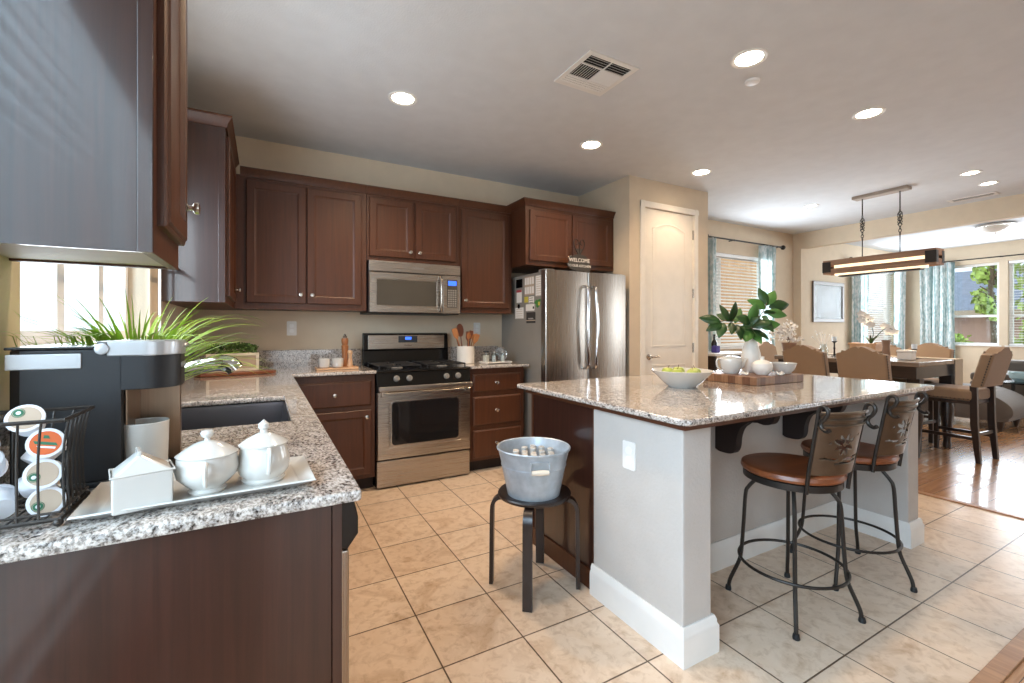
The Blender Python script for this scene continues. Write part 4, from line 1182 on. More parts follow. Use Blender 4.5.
obj('eave_ridge', b, 'ceramic', cc)
# lidded sugar bowls
def pot(label, c, body, lid, knob, hang, K, HR, gname='white lidded bowls on the platter'):
    t = thing('sugar_bowl', label, 'sugar bowl', c, 0, gname)
    body, lid, knob = ([(r * K, z * K) for r, z in q] for q in (body, lid, knob))
    obj('bowl', B().lathe(body, c, 36), 'ceramic', t)
    l = obj('lid', B().lathe(lid, c, 36), 'ceramic', t)
    obj('knob', B().lathe(knob, c, 20), 'ceramic', l)
    for a in (hang, hang + PI):
        d = Vector((math.cos(a), math.sin(a), 0)); cv = Vector(c)
        pts = [cv + d * r * K * HR + Vector((0, 0, z * K)) for r, z in ((.042, .056), (.055, .062), (.061, .054), (.058, .040), (.0535, .028), (.048, .022))]
        obj('handle', B().tube(spline(pts, 5), .0042, 8), 'ceramic', t)
c1 = (-.094, 1.006, PZT); c2 = (-.002, 1.026, PZT)
pot('squat white sugar bowl with domed lid and round knob', c1,
    [(0, 0), (.028, 0), (.030, .004), (.026, .009), (.034, .016), (.047, .030), (.050, .044), (.047, .058), (.0465, .066), (.044, .066), (.045, .05), (.0, .012)],
    [(0, .0662), (.047, .0662), (.0485, .069), (.044, .072), (.034, .080), (.02, .088), (.008, .092), (.0, .092)],
    [(0, .0915), (.005, .0915), (.0045, .096), (.0095, .100), (.011, .105), (.009, .110), (.0, .112)], math.radians(-88), 1.02, 1.0)
pot('tall pear-shaped white sugar bowl with pointed lid knob', c2,
    [(0, 0), (.032, 0), (.034, .004), (.031, .008), (.038, .016), (.042, .028), (.040, .042), (.036, .055), (.0345, .062), (.033, .062), (.036, .04), (.0, .012)],
    [(0, .062), (.0375, .062), (.0385, .065), (.034, .068), (.026, .074), (.012, .081), (.007, .083), (.0, .083)],
    [(0, .0825), (.0065, .0825), (.006, .088), (.009, .092), (.0085, .098), (.004, .102), (.0, .106)], math.radians(-80), 1.14, .87)

# wire basket of coffee pods
bk = thing('wire_basket', 'black wire basket full of coffee pods at the left edge', 'basket', (-.38, 1.03, ZC))
def bx_pt(x, y, k):
    """corner spread with height k in 0..1 : flared rim, pinched waist"""
    g = 1 + .10 * (2 * k - 1) ** 2 * (1 if k > .5 else .35)
    return Vector((-.366 + (x) * .082 * g, 1.022 + y * .062 * g, ZC + .012 + .155 * k))
def loop(k, r, m=5):
    pts = []
    for (xa, ya), (xb, yb) in (((-1, -1), (1, -1)), ((1, -1), (1, 1)), ((1, 1), (-1, 1)), ((-1, 1), (-1, -1))):
        for i in range(m): pts.append(bx_pt(xa + (xb - xa) * i / m, ya + (yb - ya) * i / m, k))
    return B().tube(pts, r, 6, closed=True)
obj('rim', loop(1, .0035), 'iron', bk); obj('bottom_frame', loop(0, .0035), 'iron', bk)
obj('waist_wire', loop(.07, .0022), 'iron', bk)
ws = B()
for s in (-1, 1):
    for i in range(1, 7):
        u = -1 + 2 * i / 7
        ws.tube([bx_pt(u, s, k / 8) for k in range(9)], .0019, 6)
        if i != 5 or True: ws.tube([bx_pt(s, u, k / 8) for k in range(9)], .0019, 6)
for i in range(9): ws.tube([bx_pt(-1 + 2 * i / 8, -1, 0), bx_pt(-1 + 2 * i / 8, 1, 0)], .0016, 6)
obj('wires', ws, 'iron', bk)
for x in (-1, 1):
    for y in (-1, 1):
        p = bx_pt(x, y, 0); obj('ball_foot', B().sphere((p.x * .97 + -.366 * .03, p.y, ZC + .0072), .0065, 12, 8), 'iron', bk)
def pod(label, loc, aim, lid, ring=None):
    """coffee pod: tapered cup, rim, printed foil lid; aim = outward direction of the lid"""
    t = thing('coffee_pod', label, 'coffee pod', loc, 0, 'coffee pods in the wire basket')
    d = Vector(aim).normalized(); a = d.cross(Vector((0, 0, 1))).normalized(); c = a.cross(d)
    f = lambda x, y, z: a * x + c * y + d * z
    obj('cup', B().lathe([(0, -.04), (.0165, -.04), (.018, -.038), (.0205, -.003), (.0232, -.0015), (.0232, .0), (0, .0)], loc, 24, f=f), 'podwhite', t)
    l = obj('lid', B().lathe([(0, .0002), (.0226, .0002), (.0226, .0010), (0, .0010)], loc, 28, f=f), 'podwhite', t)
    obj('print', B().lathe([(0, .001), (.0185, .001), (.0185, .0014), (0, .0014)], loc, 24, f=f), lid, l)
    if ring:
        o = Vector(loc) + a * ring[0] + c * ring[1]
        obj('logo', B().lathe([(0, .0013), (.006, .0013), (.006, .0018), (0, .0018)], o, 16, f=f).lathe([(.0068, .0013), (.0076, .0013), (.0076, .0018), (.0068, .0018)], o, 16, f=f, close=False), 'podgreen', l)
        obj('logo_star', B().lathe([(0, .0017), (.003, .0017), (.003, .0021), (0, .0021)], o, 10, f=f), 'podwhite', l)
    return t
pod('coffee pod with mottled brown lid, topmost in the wire basket', (-.334, .998, ZC + .168), (.15, -1, .55), 'tan', (.008, .009))
pd = pod('coffee pod with an orange printed lid', (-.3065, .986, ZC + .128), (.12, -1, .22), 'orange')
lidp = [c for c in pd.children if c.name.startswith('lid')][0]
dd_ = Vector((.12, -1, .22)).normalized(); aa_ = dd_.cross(Vector((0, 0, 1))).normalized(); cc_ = aa_.cross(dd_); pp_ = Vector((-.3065, .986, ZC + .128))
ff_ = lambda u, v, w: pp_ + aa_ * u + cc_ * v + dd_ * w
obj('print_band', B().prism([(-.014, -.006), (.012, .000), (.014, .005), (-.012, -.001)], ff_, .0013, .0017), 'podgreen', lidp)
obj('print_band', B().prism([(-.011, -.0105), (.009, -.006), (.010, -.003), (-.012, -.0075)], ff_, .0013, .0017), 'podwhite', lidp)
obj('print_band', B().prism([(-.005, .006), (.003, .0075), (.002, .0125), (-.003, .0115)], ff_, .0013, .0017), 'podgreen', lidp)
pod('coffee pod with beige lid and green mark, below the orange one', (-.310, .987, ZC + .079), (.1, -1, .15), 'tan', (.010, -.004))
pod('coffee pod with pale lid and green mark, lowest beside the front wires', (-.3065, .988, ZC + .034), (.15, -1, .2), 'tan', (.009, -.006))
pod('white coffee pod lying upside down at the left of the basket', (-.385, 1.02, ZC + .09), (-.3, .75, -.5), 'tan')
pod('white coffee pod tipped on its side at the bottom of the basket', (-.375, 1.025, ZC + .04), (-.5, 1, .3), 'tan')
pod('white coffee pod beside the right wires of the basket', (-.318, 1.055, ZC + .115), (.6, .5, .8), 'tan')
pod('white coffee pod against the right end wires, below another pod', (-.318, 1.05, ZC + .06), (.9, .2, .4), 'tan')
pod('white coffee pod at the far left of the basket rim', (-.395, .99, ZC + .135), (-.2, -1, .3), 'tan', (.0, .0))

# grassy spider plant behind the coffee maker
PP = (-.285, 1.455, ZC + .0006)
gp = thing('potted_plant', 'bright green grassy plant arching behind the coffee maker', 'plant', PP)
ptb = obj('pot', B().lathe([(0, 0), (.05, 0), (.053, .004), (.064, .14), (.067, .142), (.067, .158), (.062, .158), (.058, .135), (.0, .13)], PP, 28), 'ceramic_m', gp)
obj('soil', B().lathe([(0, .131), (.058, .1355), (.0585, .139), (.0, .144)], PP, 20), 'soil', gp)
rnd = random.Random(11); fol = B()
def blade(b_, p0, az, L, lean, wid, droop, tw=0.0, n=9, zmin=0):
    d = Vector((math.cos(az), math.sin(az), 0)); s = Vector((-d.y, d.x, 0)); prev = None
    ang = lean; p = Vector(p0)
    for i in range(n + 1):
        t_ = i / n; wd = wid * (1 - t_ ** 1.8) * (.55 + .9 * min(t_ * 3, .5))
        up = Vector((0, 0, math.sin(ang))) + d * math.cos(ang)
        sd = (s * math.cos(tw * t_) + up.cross(s) * math.sin(tw * t_)); nr = up.cross(sd)
        q = [b_.bm.verts.new(p - sd * wd), b_.bm.verts.new(p - nr * wd * .35), b_.bm.verts.new(p + sd * wd)]
        if prev:
            b_.bm.faces.new((prev[0], prev[1], q[1], q[0])); b_.bm.faces.new((prev[1], prev[2], q[2], q[1]))
        prev = q; p = p + up * (L / n); p.z = max(p.z, zmin)
        if zmin:
            p.x = max(p.x, -.452)
            if p.y < 1.315 and p.x < -.145: p.z = max(p.z, ZC + .295)
        ang -= droop / n * (.4 + 1.2 * t_)
    b_._done()
for i in range(300):
    az = rnd.uniform(0, 2 * PI) if i % 3 else rnd.uniform(3.4, 4.7); r0 = rnd.uniform(0, .045)
    toward_wall = math.cos(az - PI)
    L = rnd.uniform(.2, .34) * (1 - .3 * max(0, toward_wall))
    blade(fol, (PP[0] + r0 * math.cos(az), PP[1] + r0 * math.sin(az), ZC + .14), az + rnd.uniform(-.4, .4), L, rnd.uniform(.55, 1.5), rnd.uniform(.0026, .0048), rnd.uniform(.6, 2.0), rnd.uniform(-.6, .6), zmin=ZC + .012)
for az, L, le, dr in ((.6, .42, .95, 1.5), (.85, .44, .9, 1.45), (1.0, .45, .95, 1.4), (1.15, .42, .85, 1.3), (.45, .38, .9, 1.6), (.75, .48, 1.05, 1.9), (.95, .40, .7, 1.1), (1.2, .46, 1.0, 1.7), (-1.9, .33, .9, 1.3), (-2.2, .34, .75, 1.0), (-2.0, .30, 1.1, 1.2), (-2.35, .32, .9, 1.2), (-2.5, .42, .7, 1.0), (-2.65, .40, .8, 1.2), (-2.45, .36, 1.0, 1.0), (-2.2, .38, 1.15, .8), (-1.75, .36, .8, 1.2), (1.35, .45, .9, 1.35), (.3, .36, 1.0, 1.7), (1.5, .4, 1.1, 1.3)):
    for k in range(2): blade(fol, (PP[0], PP[1], ZC + .14), az + rnd.uniform(-.1, .1), L * rnd.uniform(.85, 1.05), le, rnd.uniform(.004, .0056), dr, rnd.uniform(-.4, .4), 12, ZC + .012)
fo = obj('foliage', fol, 'leaf', gp, angle=80)

# board, planter box at the back corner
bd = B()
bp_ = [(-.40, 3.50), (-.36, 3.46), (-.02, 3.52), (.05, 3.555), (.07, 3.60), (.055, 3.64), (.0, 3.66), (-.06, 3.69), (-.37, 3.80), (-.41, 3.77)]
bd.prism(bp_, XY, ZC + .0005, ZC + .021, .005)
tag(obj('cutting_board', bd, 'seatwood', at=(-.2, 3.62, ZC)), 'reddish wooden paddle board in the back corner of the left counter', 'cutting board')
pbx = thing('planter_box', 'cream wooden planter box with green boxwood on the paddle board', 'planter', (-.2, 3.66, ZC + .021), math.radians(10))
loc = Vector((-.2, 3.66, ZC + .0212))
def rel(b_): return b_.xf(Matrix.Translation(loc))
obj('box', rel(B().box(-.15, .15, -.05, .05, 0, .118, .002)), 'lightwood', pbx)
fb = B().box(-.155, .155, -.058, -.0502, .0, .018, .001).box(-.155, .155, -.058, -.0502, .104, .122, .001).box(-.155, -.137, -.058, -.0502, .0182, .1038, .001).box(.137, .155, -.058, -.0502, .0182, .1038, .001)
fb.box(.1502, .156, -.055, .055, 0, .122, .001)
obj('frame', rel(fb), 'cream', pbx)
obj('mesh_panel', rel(B().box(-.1368, .1368, -.0535, -.0503, .0184, .1036)), 'tan', pbx)
gb = B()
for i in range(420):
    a = rnd.uniform(0, 2 * PI); x = rnd.uniform(-.15, .15); y = rnd.uniform(-.055, .055); z = .115 + rnd.random() ** .7 * .075 * (1 - (x / .17) ** 2 * .4)
    n_ = Vector((rnd.uniform(-1, 1), rnd.uniform(-1, 1), rnd.uniform(-.3, 1))).normalized(); s1 = n_.orthogonal().normalized(); s2 = n_.cross(s1); r_ = rnd.uniform(.007, .012); c_ = Vector((x, y, z))
    gb.bm.faces.new([gb.bm.verts.new(c_ + s1 * r_ * math.cos(k * PI / 3) * 1.4 + s2 * r_ * .8 * math.sin(k * PI / 3) + n_ * (.002 if k % 3 == 0 else 0)) for k in range(6)])
gb._done(); obj('foliage', rel(gb), 'boxwood', pbx)

# tray with ramekins and mills
tr = B().box(.335, .635, 3.61, 3.745, ZC + .0005, ZC + .014, .004)
for x in (.335, .629): tr.box(x, x + .006, 3.61, 3.745, ZC + .0135, ZC + .02, .002)
tag(obj('tray', tr, 'lightwood', at=(.48, 3.68, ZC)), 'light wooden tray left of the range', 'tray')
def ramekin(label, x, y):
    b_ = B().lathe([(0, 0), (.03, 0), (.037, .006), (.041, .022), (.042, .066), (.0425, .07), (.040, .07), (.037, .02), (.0, .012)], (x, y, ZC + .0142), 26)
    tag(obj('ramekin', b_, 'ceramic', at=(x, y, ZC + .0142)), label, 'cup', 'white cups on the light wooden tray')
ramekin('white cup at the left end of the light wooden tray', .395, 3.68); ramekin('white cup beside the pepper mills on the light wooden tray', .492, 3.68)
def mill(label, x, y, z, prof, m_, top=None):
    t = thing('pepper_mill', label, 'pepper mill', (x, y, z))
    obj('body', B().lathe(prof, (x, y, z), 22), m_, t)
    if top: obj('top_cap', B().lathe(top, (x, y, z), 22), 'nickel', t)
mill('tall brown wooden pepper mill standing behind the light tray', .562, 3.80, ZC + .0006, [(0, 0), (.029, 0), (.03, .01), (.026, .05), (.022, .10), (.026, .15), (.028, .175), (.021, .18), (.024, .19), (.028, .215), (.025, .235), (.0, .24)], 'olive', [(0, .2395), (.015, .2395), (.017, .25), (.008, .258), (.009, .266), (.0, .272)])
mill('short pale wooden mill at the right end of the light tray', .582, 3.675, ZC + .0142, [(0, 0), (.023, 0), (.024, .012), (.019, .02), (.018, .05), (.013, .075), (.014, .095), (.019, .105), (.0195, .118), (.013, .128), (.0, .13)], 'lightwood')

# crock with wooden utensils
CK = (1.585, 3.74, ZC + .0006)
tag(obj('utensil_crock', B().lathe([(0, 0), (.074, 0), (.078, .004), (.078, .152), (.076, .156), (.072, .154), (.07, .012), (.0, .01)], CK, 32), 'ceramic_m', at=CK), 'plain white crock holding wooden utensils beside the range', 'crock')
def utensil(label, name, x, y, ax, ay, L, m_, head, hw, hh):
    """spoon or spatula leaning in the crock"""
    base = Vector((CK[0] + x, CK[1] + y, ZC + .016)); d = Vector((ax, ay, 1)).normalized(); s = d.cross(Vector((0, 1, 0))).normalized(); n_ = d.cross(s)
    t = thing(name, label, 'utensil', base, 0, 'wooden utensils in the white crock')
    obj('handle', B().tube([base, base + d * (L - hh)], [.0065, .0055], 8), m_, t)
    top = base + d * (L - hh * .5); b_ = B()
    if head == 'spoon': pts = [(hw * math.sin(2 * PI * i / 20), -hh * .5 * math.cos(2 * PI * i / 20)) for i in range(20)]
    elif head == 'flat': pts = [(-.3 * hw, -hh / 2), (.3 * hw, -hh / 2), (hw, -hh * .1), (hw, hh * .42), (hw * .8, hh / 2), (-hw * .8, hh / 2), (-hw, hh * .42), (-hw, -hh * .1)]
    else: pts = [(-.3 * hw, -hh / 2), (.3 * hw, -hh / 2), (hw, -hh * .2), (hw, hh * .45), (.0, hh * .5), (-hw, hh * .3), (-hw, -hh * .2)]
    b_.prism(pts, lambda u, v, w_: top + s * u + d * v + n_ * w_, -.004, .004, .002)
    obj('head', b_, m_, t)
utensil('pale wooden spatula leaning far left in the crock', 'spatula', -.015, -.01, -.34, .0, .315, 'olive', 'flat', .026, .10)
utensil('large dark wooden spoon standing tallest in the crock', 'spoon', -.012, .02, -.10, .05, .345, 'darkutil', 'spoon', .034, .12)
utensil('narrow wooden spoon between the tall spoon and the pale spatula', 'spoon', -.035, .004, -.18, .13, .295, 'darkutil', 'spoon', .017, .07)
utensil('short wooden spoon in the middle of the crock', 'spoon', .01, -.03, .0, -.08, .265, 'olive', 'spoon', .018, .06)
utensil('dark wooden fork-edged turner right of the middle', 'turner', .01, .01, .10, .05, .275, 'darkutil', 'slant', .022, .09)
utensil('dark wooden turner just behind the fork-edged one', 'turner', .02, .02, .20, .08, .285, 'darkutil', 'flat', .02, .08)
utensil('pale wooden spatula leaning far right in the crock', 'spatula', .0, -.012, .45, -.03, .27, 'olive', 'flat', .024, .09)
utensil('slim wooden spoon leaning right beside the pale spatula', 'spoon', .012, .0, .30, .02, .26, 'olive', 'spoon', .016, .06)
# white tray with glass jars
tag(obj('tray', B().box(1.70, 1.965, 3.56, 3.70, ZC + .006, ZC + .012, .002).box(1.70, 1.965, 3.56, 3.565, ZC + .0125, ZC + .018, .001).box(1.70, 1.965, 3.695, 3.70, ZC + .0125, ZC + .018, .001).box(1.70, 1.705, 3.566, 3.694, ZC + .0125, ZC + .018, .001).box(1.96, 1.965, 3.566, 3.694, ZC + .0125, ZC + .018, .001).box(1.71, 1.73, 3.57, 3.69, ZC + .0005, ZC + .0061).box(1.935, 1.955, 3.57, 3.69, ZC + .0005, ZC + .0061), 'ceramic_m', at=(1.83, 3.63, ZC)), 'small white footed tray beside the refrigerator', 'tray')
def jar(label, x, y, r, h, lid='nickel', fill=None):
    z = ZC + .0123
    t = thing('jar', label, 'jar', (x, y, z), 0, 'glass jars on the white footed tray')
    obj('glass', B().lathe([(0, 0), (r, 0), (r, h * .8), (r * .8, h * .86), (r * .8, h * .9), (0, h * .9)], (x, y, z), 22), 'jar', t)
    if fill: obj('contents', B().lathe([(0, .003), (r * .9, .003), (r * .9, h * .6), (0, h * .62)], (x, y, z), 18), fill, t)
    if lid: obj('lid', B().lathe([(0, h * .902), (r * .9, h * .902), (r * .9, h), (0, h)], (x, y, z), 20), lid, t)
jar('glass jar with dark lid at the left of the white tray', 1.735, 3.63, .032, .10, 'blackmatte', 'paper')
jar('metal-capped shaker in front on the white tray', 1.80, 3.60, .02, .095, 'nickel', 'ice')
jar('glass jar with dark contents in the middle of the white tray', 1.835, 3.655, .03, .09, 'nickel', 'cork')
jar('metal-capped shaker at the right of the white tray', 1.89, 3.605, .02, .095, 'nickel', 'ice')
pn_ = thing('serving_dish', 'shiny metal dish leaning behind the jars', 'dish', (1.90, 3.66, ZC + .0123))
obj('dish', B().lathe([(0, 0), (.06, .004), (.066, .012), (.064, .013), (.058, .007), (.0, .003)], (0, 0, 0), 26).xf(Matrix.Translation((1.90, 3.668, ZC + .0123 + .068)) @ Matrix.Rotation(math.radians(82), 4, 'X')), 'chrome', pn_)

# ---------------------------------------------------------------- things on the island
ZI = ZI1
fbw = thing('fruit_bowl', 'wide white bowl of green apples on the island', 'bowl', (2.0, 1.70, ZI))
obj('bowl', B().lathe([(0, 0), (.07, 0), (.075, .004), (.11, .035), (.158, .084), (.162, .089), (.158, .091), (.105, .042), (.065, .012), (.0, .01)], (2.0, 1.70, ZI), 44), 'ceramic', fbw)
ap0 = None
for k, (x, y, z) in enumerate(((-.070, -.03, .070), (.0, -.072, .069), (.070, -.028, .070), (.043, .06, .070), (-.042, .06, .070), (.0, .0, .046))):
    if ap0 is None:
        ap0 = thing('apple', 'green apple lying in the wide white bowl', 'apple', (0, 0, 0), 0, 'green apples in the white bowl')
        obj('fruit', B().lathe([(0, -.028), (.012, -.031), (.026, -.022), (.034, -.002), (.033, .014), (.024, .028), (.010, .031), (.0, .025)], n=20), 'apple', ap0, angle=80)
        obj('stem', B().tube([(0, 0, .022), (.003, 0, .034), (.008, 0, .044)], .0016, 6), 'stem', ap0)
        ap0.location = (2.0 + x, 1.70 + y, ZI + z)
    else: dup(ap0, (2.0 + x, 1.70 + y, ZI + z), k * 1.3)

def block_mat():
    m = bpy.data.materials.new('end_grain_block'); m.use_nodes = True
    n = NT(m); br = n.new('ShaderNodeTexBrick', offset=.5)
    n.link(n.coord(), br.inputs['Vector'])
    for k, v in (('Scale', 1), ('Mortar Size', .0006), ('Bias', 0), ('Brick Width', .045), ('Row Height', .045)): br.inputs[k].default_value = v
    br.inputs['Color1'].default_value = lin('a07a5c'); br.inputs['Color2'].default_value = lin('6e4a35'); br.inputs['Mortar'].default_value = lin('4d3325')
    g = n.noise(n.coord((30, 30, 4)), 3, 3)
    n.link(n.mix(br.outputs['Color'], n.ramp(g.outputs['Fac'], [(.3, 'b89a80'), (.7, 'ffffff')]), .5, 'MULTIPLY'), n.b.inputs['Base Color'])
    n.b.inputs['Roughness'].default_value = .45
    M['block'] = m
block_mat()
BX0, BX1, BY0, BY1, BH = 2.365, 2.825, 1.505, 1.85, .046
tag(obj('butcher_block', B().box(BX0, BX1, BY0, BY1, ZI + .0005, ZI + BH, .004), 'block', at=(2.6, 1.68, ZI)), 'thick brown butcher block board on the island', 'cutting board')
ZB = ZI + BH + .0003
# white teapot / creamer with lid
TP = (2.485, 1.745, ZB)
tp_ = thing('teapot', 'white teapot at the left end of the butcher block', 'teapot', TP)
obj('body', B().lathe([(0, 0), (.045, 0), (.05, .004), (.066, .04), (.072, .075), (.070, .098), (.066, .104), (.062, .104), (.0, .02)], TP, 34), 'ceramic', tp_)
l_ = obj('lid', B().lathe([(0, .1042), (.065, .1042), (.062, .11), (.03, .118), (.0, .12)], TP, 30), 'ceramic', tp_)
obj('knob', B().lathe([(0, .1195), (.007, .1195), (.006, .126), (.011, .131), (.008, .138), (.0, .139)], TP, 16), 'ceramic', l_)
tl = Vector((-.8757, .4828, 0))
pv = Vector(TP)
obj('handle', B().tube(spline([pv + tl * a + Vector((0, 0, z)) for a, z in ((.062, .095), (.088, .10), (.102, .08), (.096, .045), (.07, .018), (.05, .012))], 5), .006, 10), 'ceramic', tp_)
obj('spout', B().tube(spline([pv - tl * a + Vector((0, 0, z)) for a, z in ((.055, .035), (.08, .05), (.092, .08), (.105, .10))], 5), [.017, .015, .014, .013, .012, .011, .010, .009], 12), 'ceramic', tp_)
tp_.scale = (.86, .86, .88)
# tall vase with magnolia branches
VP = (2.665, 1.735, ZB)
tag(obj('vase', B().lathe([(0, 0), (.044, 0), (.048, .004), (.058, .04), (.060, .07), (.053, .12), (.037, .18), (.030, .205), (.032, .226), (.029, .226), (.027, .205), (.033, .18), (.05, .1), (.0, .02)], VP, 36), 'ceramic_m', at=VP), 'tall white bottle vase holding the magnolia branches', 'vase')
mgp = thing('magnolia_branches', 'glossy green magnolia leaves in the tall white vase', 'plant', (VP[0], VP[1], ZB + .19))
rnd = random.Random(4)
def leaf(b_, p, d, up, L, W_, curl=.25, n=8):
    d = Vector(d).normalized(); s = d.cross(Vector(up)).normalized(); nr = s.cross(d).normalized(); prev = None
    for i in range(n + 1):
        t_ = i / n; wd = W_ * math.sin(PI * min(1, t_ * .96 + .02)) ** .75 * (1.0 if t_ < .5 else 1 - .25 * (t_ - .5) * 2)
        c_ = Vector(p) + d * L * t_ + nr * (-curl * L * t_ * t_)
        q = [b_.bm.verts.new(c_ - s * wd + nr * wd * .25), b_.bm.verts.new(c_), b_.bm.verts.new(c_ + s * wd + nr * wd * .25)]
        if prev:
            b_.bm.faces.new((prev[0], prev[1], q[1], q[0])); b_.bm.faces.new((prev[1], prev[2], q[2], q[1]))
        prev = q
    b_._done()
RT = Vector((.8757, -.4828, 0)); FW = Vector((.4828, .8757, 0)); UP = Vector((0, 0, 1))
top = Vector((VP[0], VP[1], ZB + .225))
sp = B(); leaves = B(); leaves2 = B()
def branch(pts, spots, seed):
    path = spline([top - UP * .12] + [top + RT * a + FW * f_ + UP * z for a, f_, z in pts], 5)
    sp.tube(path, [.0045, .0025], 6)
    for (a, f_, z, da, df, dz, L) in spots:
        p = top + RT * a + FW * f_ + UP * z
        d = RT * da + FW * df + UP * dz
        leaf(leaves if rnd.random() < .8 else leaves2, p, d, UP * rnd.uniform(.1, .7) - FW * rnd.uniform(.6, 1.1) + RT * rnd.uniform(-.35, .35), L, L * rnd.uniform(.23, .29), rnd.uniform(.0, .22))
branch([(.0, 0, .02), (.03, -.01, .09), (.07, -.02, .16), (.09, -.02, .21)],
       [(.09, -.02, .19, -.35, .1, .9, .12), (.09, -.02, .19, .5, .2, .75, .12), (.10, -.02, .18, .95, -.1, .15, .13), (.08, -.02, .17, -.8, -.1, .45, .12), (.08, -.02, .15, .9, -.3, -.2, .12), (.07, -.02, .14, .2, -.9, .1, .10), (.06, -.01, .12, .8, .4, -.4, .11), (.05, -.01, .10, -.7, -.3, .35, .11), (.05, -.02, .10, .3, -.6, -.55, .11), (.03, -.02, .06, .85, -.2, .1, .13), (.03, -.01, .06, -.5, -.7, .0, .11)], 1)
branch([(.0, 0, .02), (-.05, .0, .08), (-.12, .01, .10), (-.19, .0, .09)],
       [(-.19, 0, .09, -.95, .1, .2, .13), (-.18, 0, .08, -.9, -.2, -.35, .11), (-.17, 0, .08, -.5, -.5, -.75, .11), (-.14, 0, .09, -.35, .2, .9, .12), (-.13, 0, .09, .1, -.3, .9, .13), (-.12, 0, .085, -.3, -.6, -.6, .11), (-.10, 0, .08, .4, .3, .7, .12), (-.09, 0, .07, -.1, -.8, -.6, .12), (-.07, 0, .06, .5, -.5, -.5, .11), (-.05, 0, .05, .3, -.7, .5, .12), (-.04, 0, .03, -.3, -.7, -.5, .11), (-.10, .02, .09, -.6, .7, .5, .12)], 2)
branch([(.0, 0, .02), (-.01, -.02, .07), (-.03, -.04, .10)],
       [(-.03, -.04, .09, .2, -.3, .8, .12), (-.03, -.04, .08, -.7, -.5, .3, .12), (-.02, -.03, .06, .7, -.5, .2, .12), (-.01, -.03, .04, .6, -.5, -.5, .11), (-.02, -.03, .03, -.5, -.6, -.5, .11), (.0, -.02, .02, .1, -.8, -.55, .10)], 3)
obj('twigs', sp, 'stem', mgp)
for nm, bb, mm in (('leaves', leaves, 'leaf2'), ('leaves', leaves2, 'leafb')):
    o = obj(nm, bb, mm, mgp, angle=80); s_ = o.modifiers.new('thickness', 'SOLIDIFY'); s_.thickness = .0012
RV = (2.565, 1.60, ZB)
tag(obj('vase', B().lathe([(0, 0), (.03, 0), (.034, .003), (.052, .025), (.057, .045), (.052, .066), (.032, .082), (.013, .088), (.011, .098), (.014, .106), (.011, .106), (.008, .096), (.0, .08)], RV, 32), 'ceramic_m', at=RV), 'small round white bud vase at the front of the butcher block', 'vase')
SB = (2.745, 1.58, ZB)
tag(obj('bowl', B().lathe([(0, 0), (.036, 0), (.04, .004), (.06, .03), (.069, .06), (.071, .064), (.068, .065), (.056, .032), (.034, .01), (.0, .009)], SB, 34), 'ceramic', at=SB), 'small white bowl at the right end of the butcher block', 'bowl')
def bird(label, x, y, rz):
    t = thing('ceramic_shell', label, 'ornament', (x, y, ZB), rz)
    b_ = B(); b_.grid(10, 10, lambda u, v: Vector((x + (.012 + .026 * v) * math.cos(PI * (u - .5) * 1.1), y + (.012 + .026 * v) * math.sin(PI * (u - .5) * 1.1) * .9, ZB + .003 + .024 * math.sin(PI * v * .9) * (.6 + .4 * math.cos(u * 18)))))
    o = obj('shell', b_, 'ceramic', t, angle=80); s_ = o.modifiers.new('thickness', 'SOLIDIFY'); s_.thickness = .003
    obj('hinge', B().sphere((x + .01, y, ZB + .009), (.011, .013, .009), 12, 8), 'ceramic', t)
bird('small white ceramic shell between teapot and round vase', 2.455, 1.62, 2.2); bird('small white ceramic shell between round vase and small bowl', 2.60, 1.53, -1.0)

# welcome sign standing on top of the refrigerator
WX, WY, WZ = 2.585, 3.385, 1.765
ws_ = thing('welcome_sign', 'small dark welcome sign with scrolled top standing on the refrigerator', 'sign', (WX, WY, FT))
K_ = 1.25
sg = [(K_ * a, K_ * b) for a, b in [(-.105, .05), (-.085, .015), (-.05, .0), (.085, -.004), (.105, .004), (.092, .03), (.10, .075), (.06, .115), (.0, .128), (-.045, .118), (-.08, .09)]]
plate = obj('plate', B().prism(sg, lambda u, v, w: Vector((WX + u, WY - w, WZ + v)), 0, .008, .0015), 'slate', ws_)
text('WELCOME', .05, 'paper', plate, mtx_faceY(WX + .0, WY - .0092, WZ + .098), .0006)
text('TO OUR KITCHEN', .033, 'paper', plate, mtx_faceY(WX - .002, WY - .0092, WZ + .046), .0006)
sc = B()
for s_ in (-1, 1):
    sc.tube(spline([(WX + s_ * x, WY - .004, WZ + z) for x, z in ((.004, .12), (.02, .17), (.05, .215), (.062, .26), (.045, .295), (.018, .285), (.014, .255), (.032, .245))], 5), .0045, 8)
sc.tube(spline([(WX, WY - .004, WZ + .12), (WX + .004, WY - .004, WZ + .2), (WX, WY - .004, WZ + .27)], 5), .005, 8)
obj('scroll', sc, 'iron', ws_)
heart = [(.0, -.045)] + [(.034 * math.sin(t_) ** 3 * 1.1, .03 * (13 * math.cos(t_) - 5 * math.cos(2 * t_) - 2 * math.cos(3 * t_) - math.cos(4 * t_)) / 14) for t_ in [PI - 2 * PI * (i + 1) / 25 for i in range(24)]]
obj('heart', B().prism(heart, lambda u, v, w: Vector((WX + u, WY - w, WZ + .185 + v)), 0, .006, .001), 'slate', ws_)
ft_ = B()
for x in (-.05, .05): ft_.box(WX + x - .012, WX + x + .012, WY - .03, WY + .04, FT - .011, WZ + .002, .002)
obj('foot', ft_, 'slate', ws_)

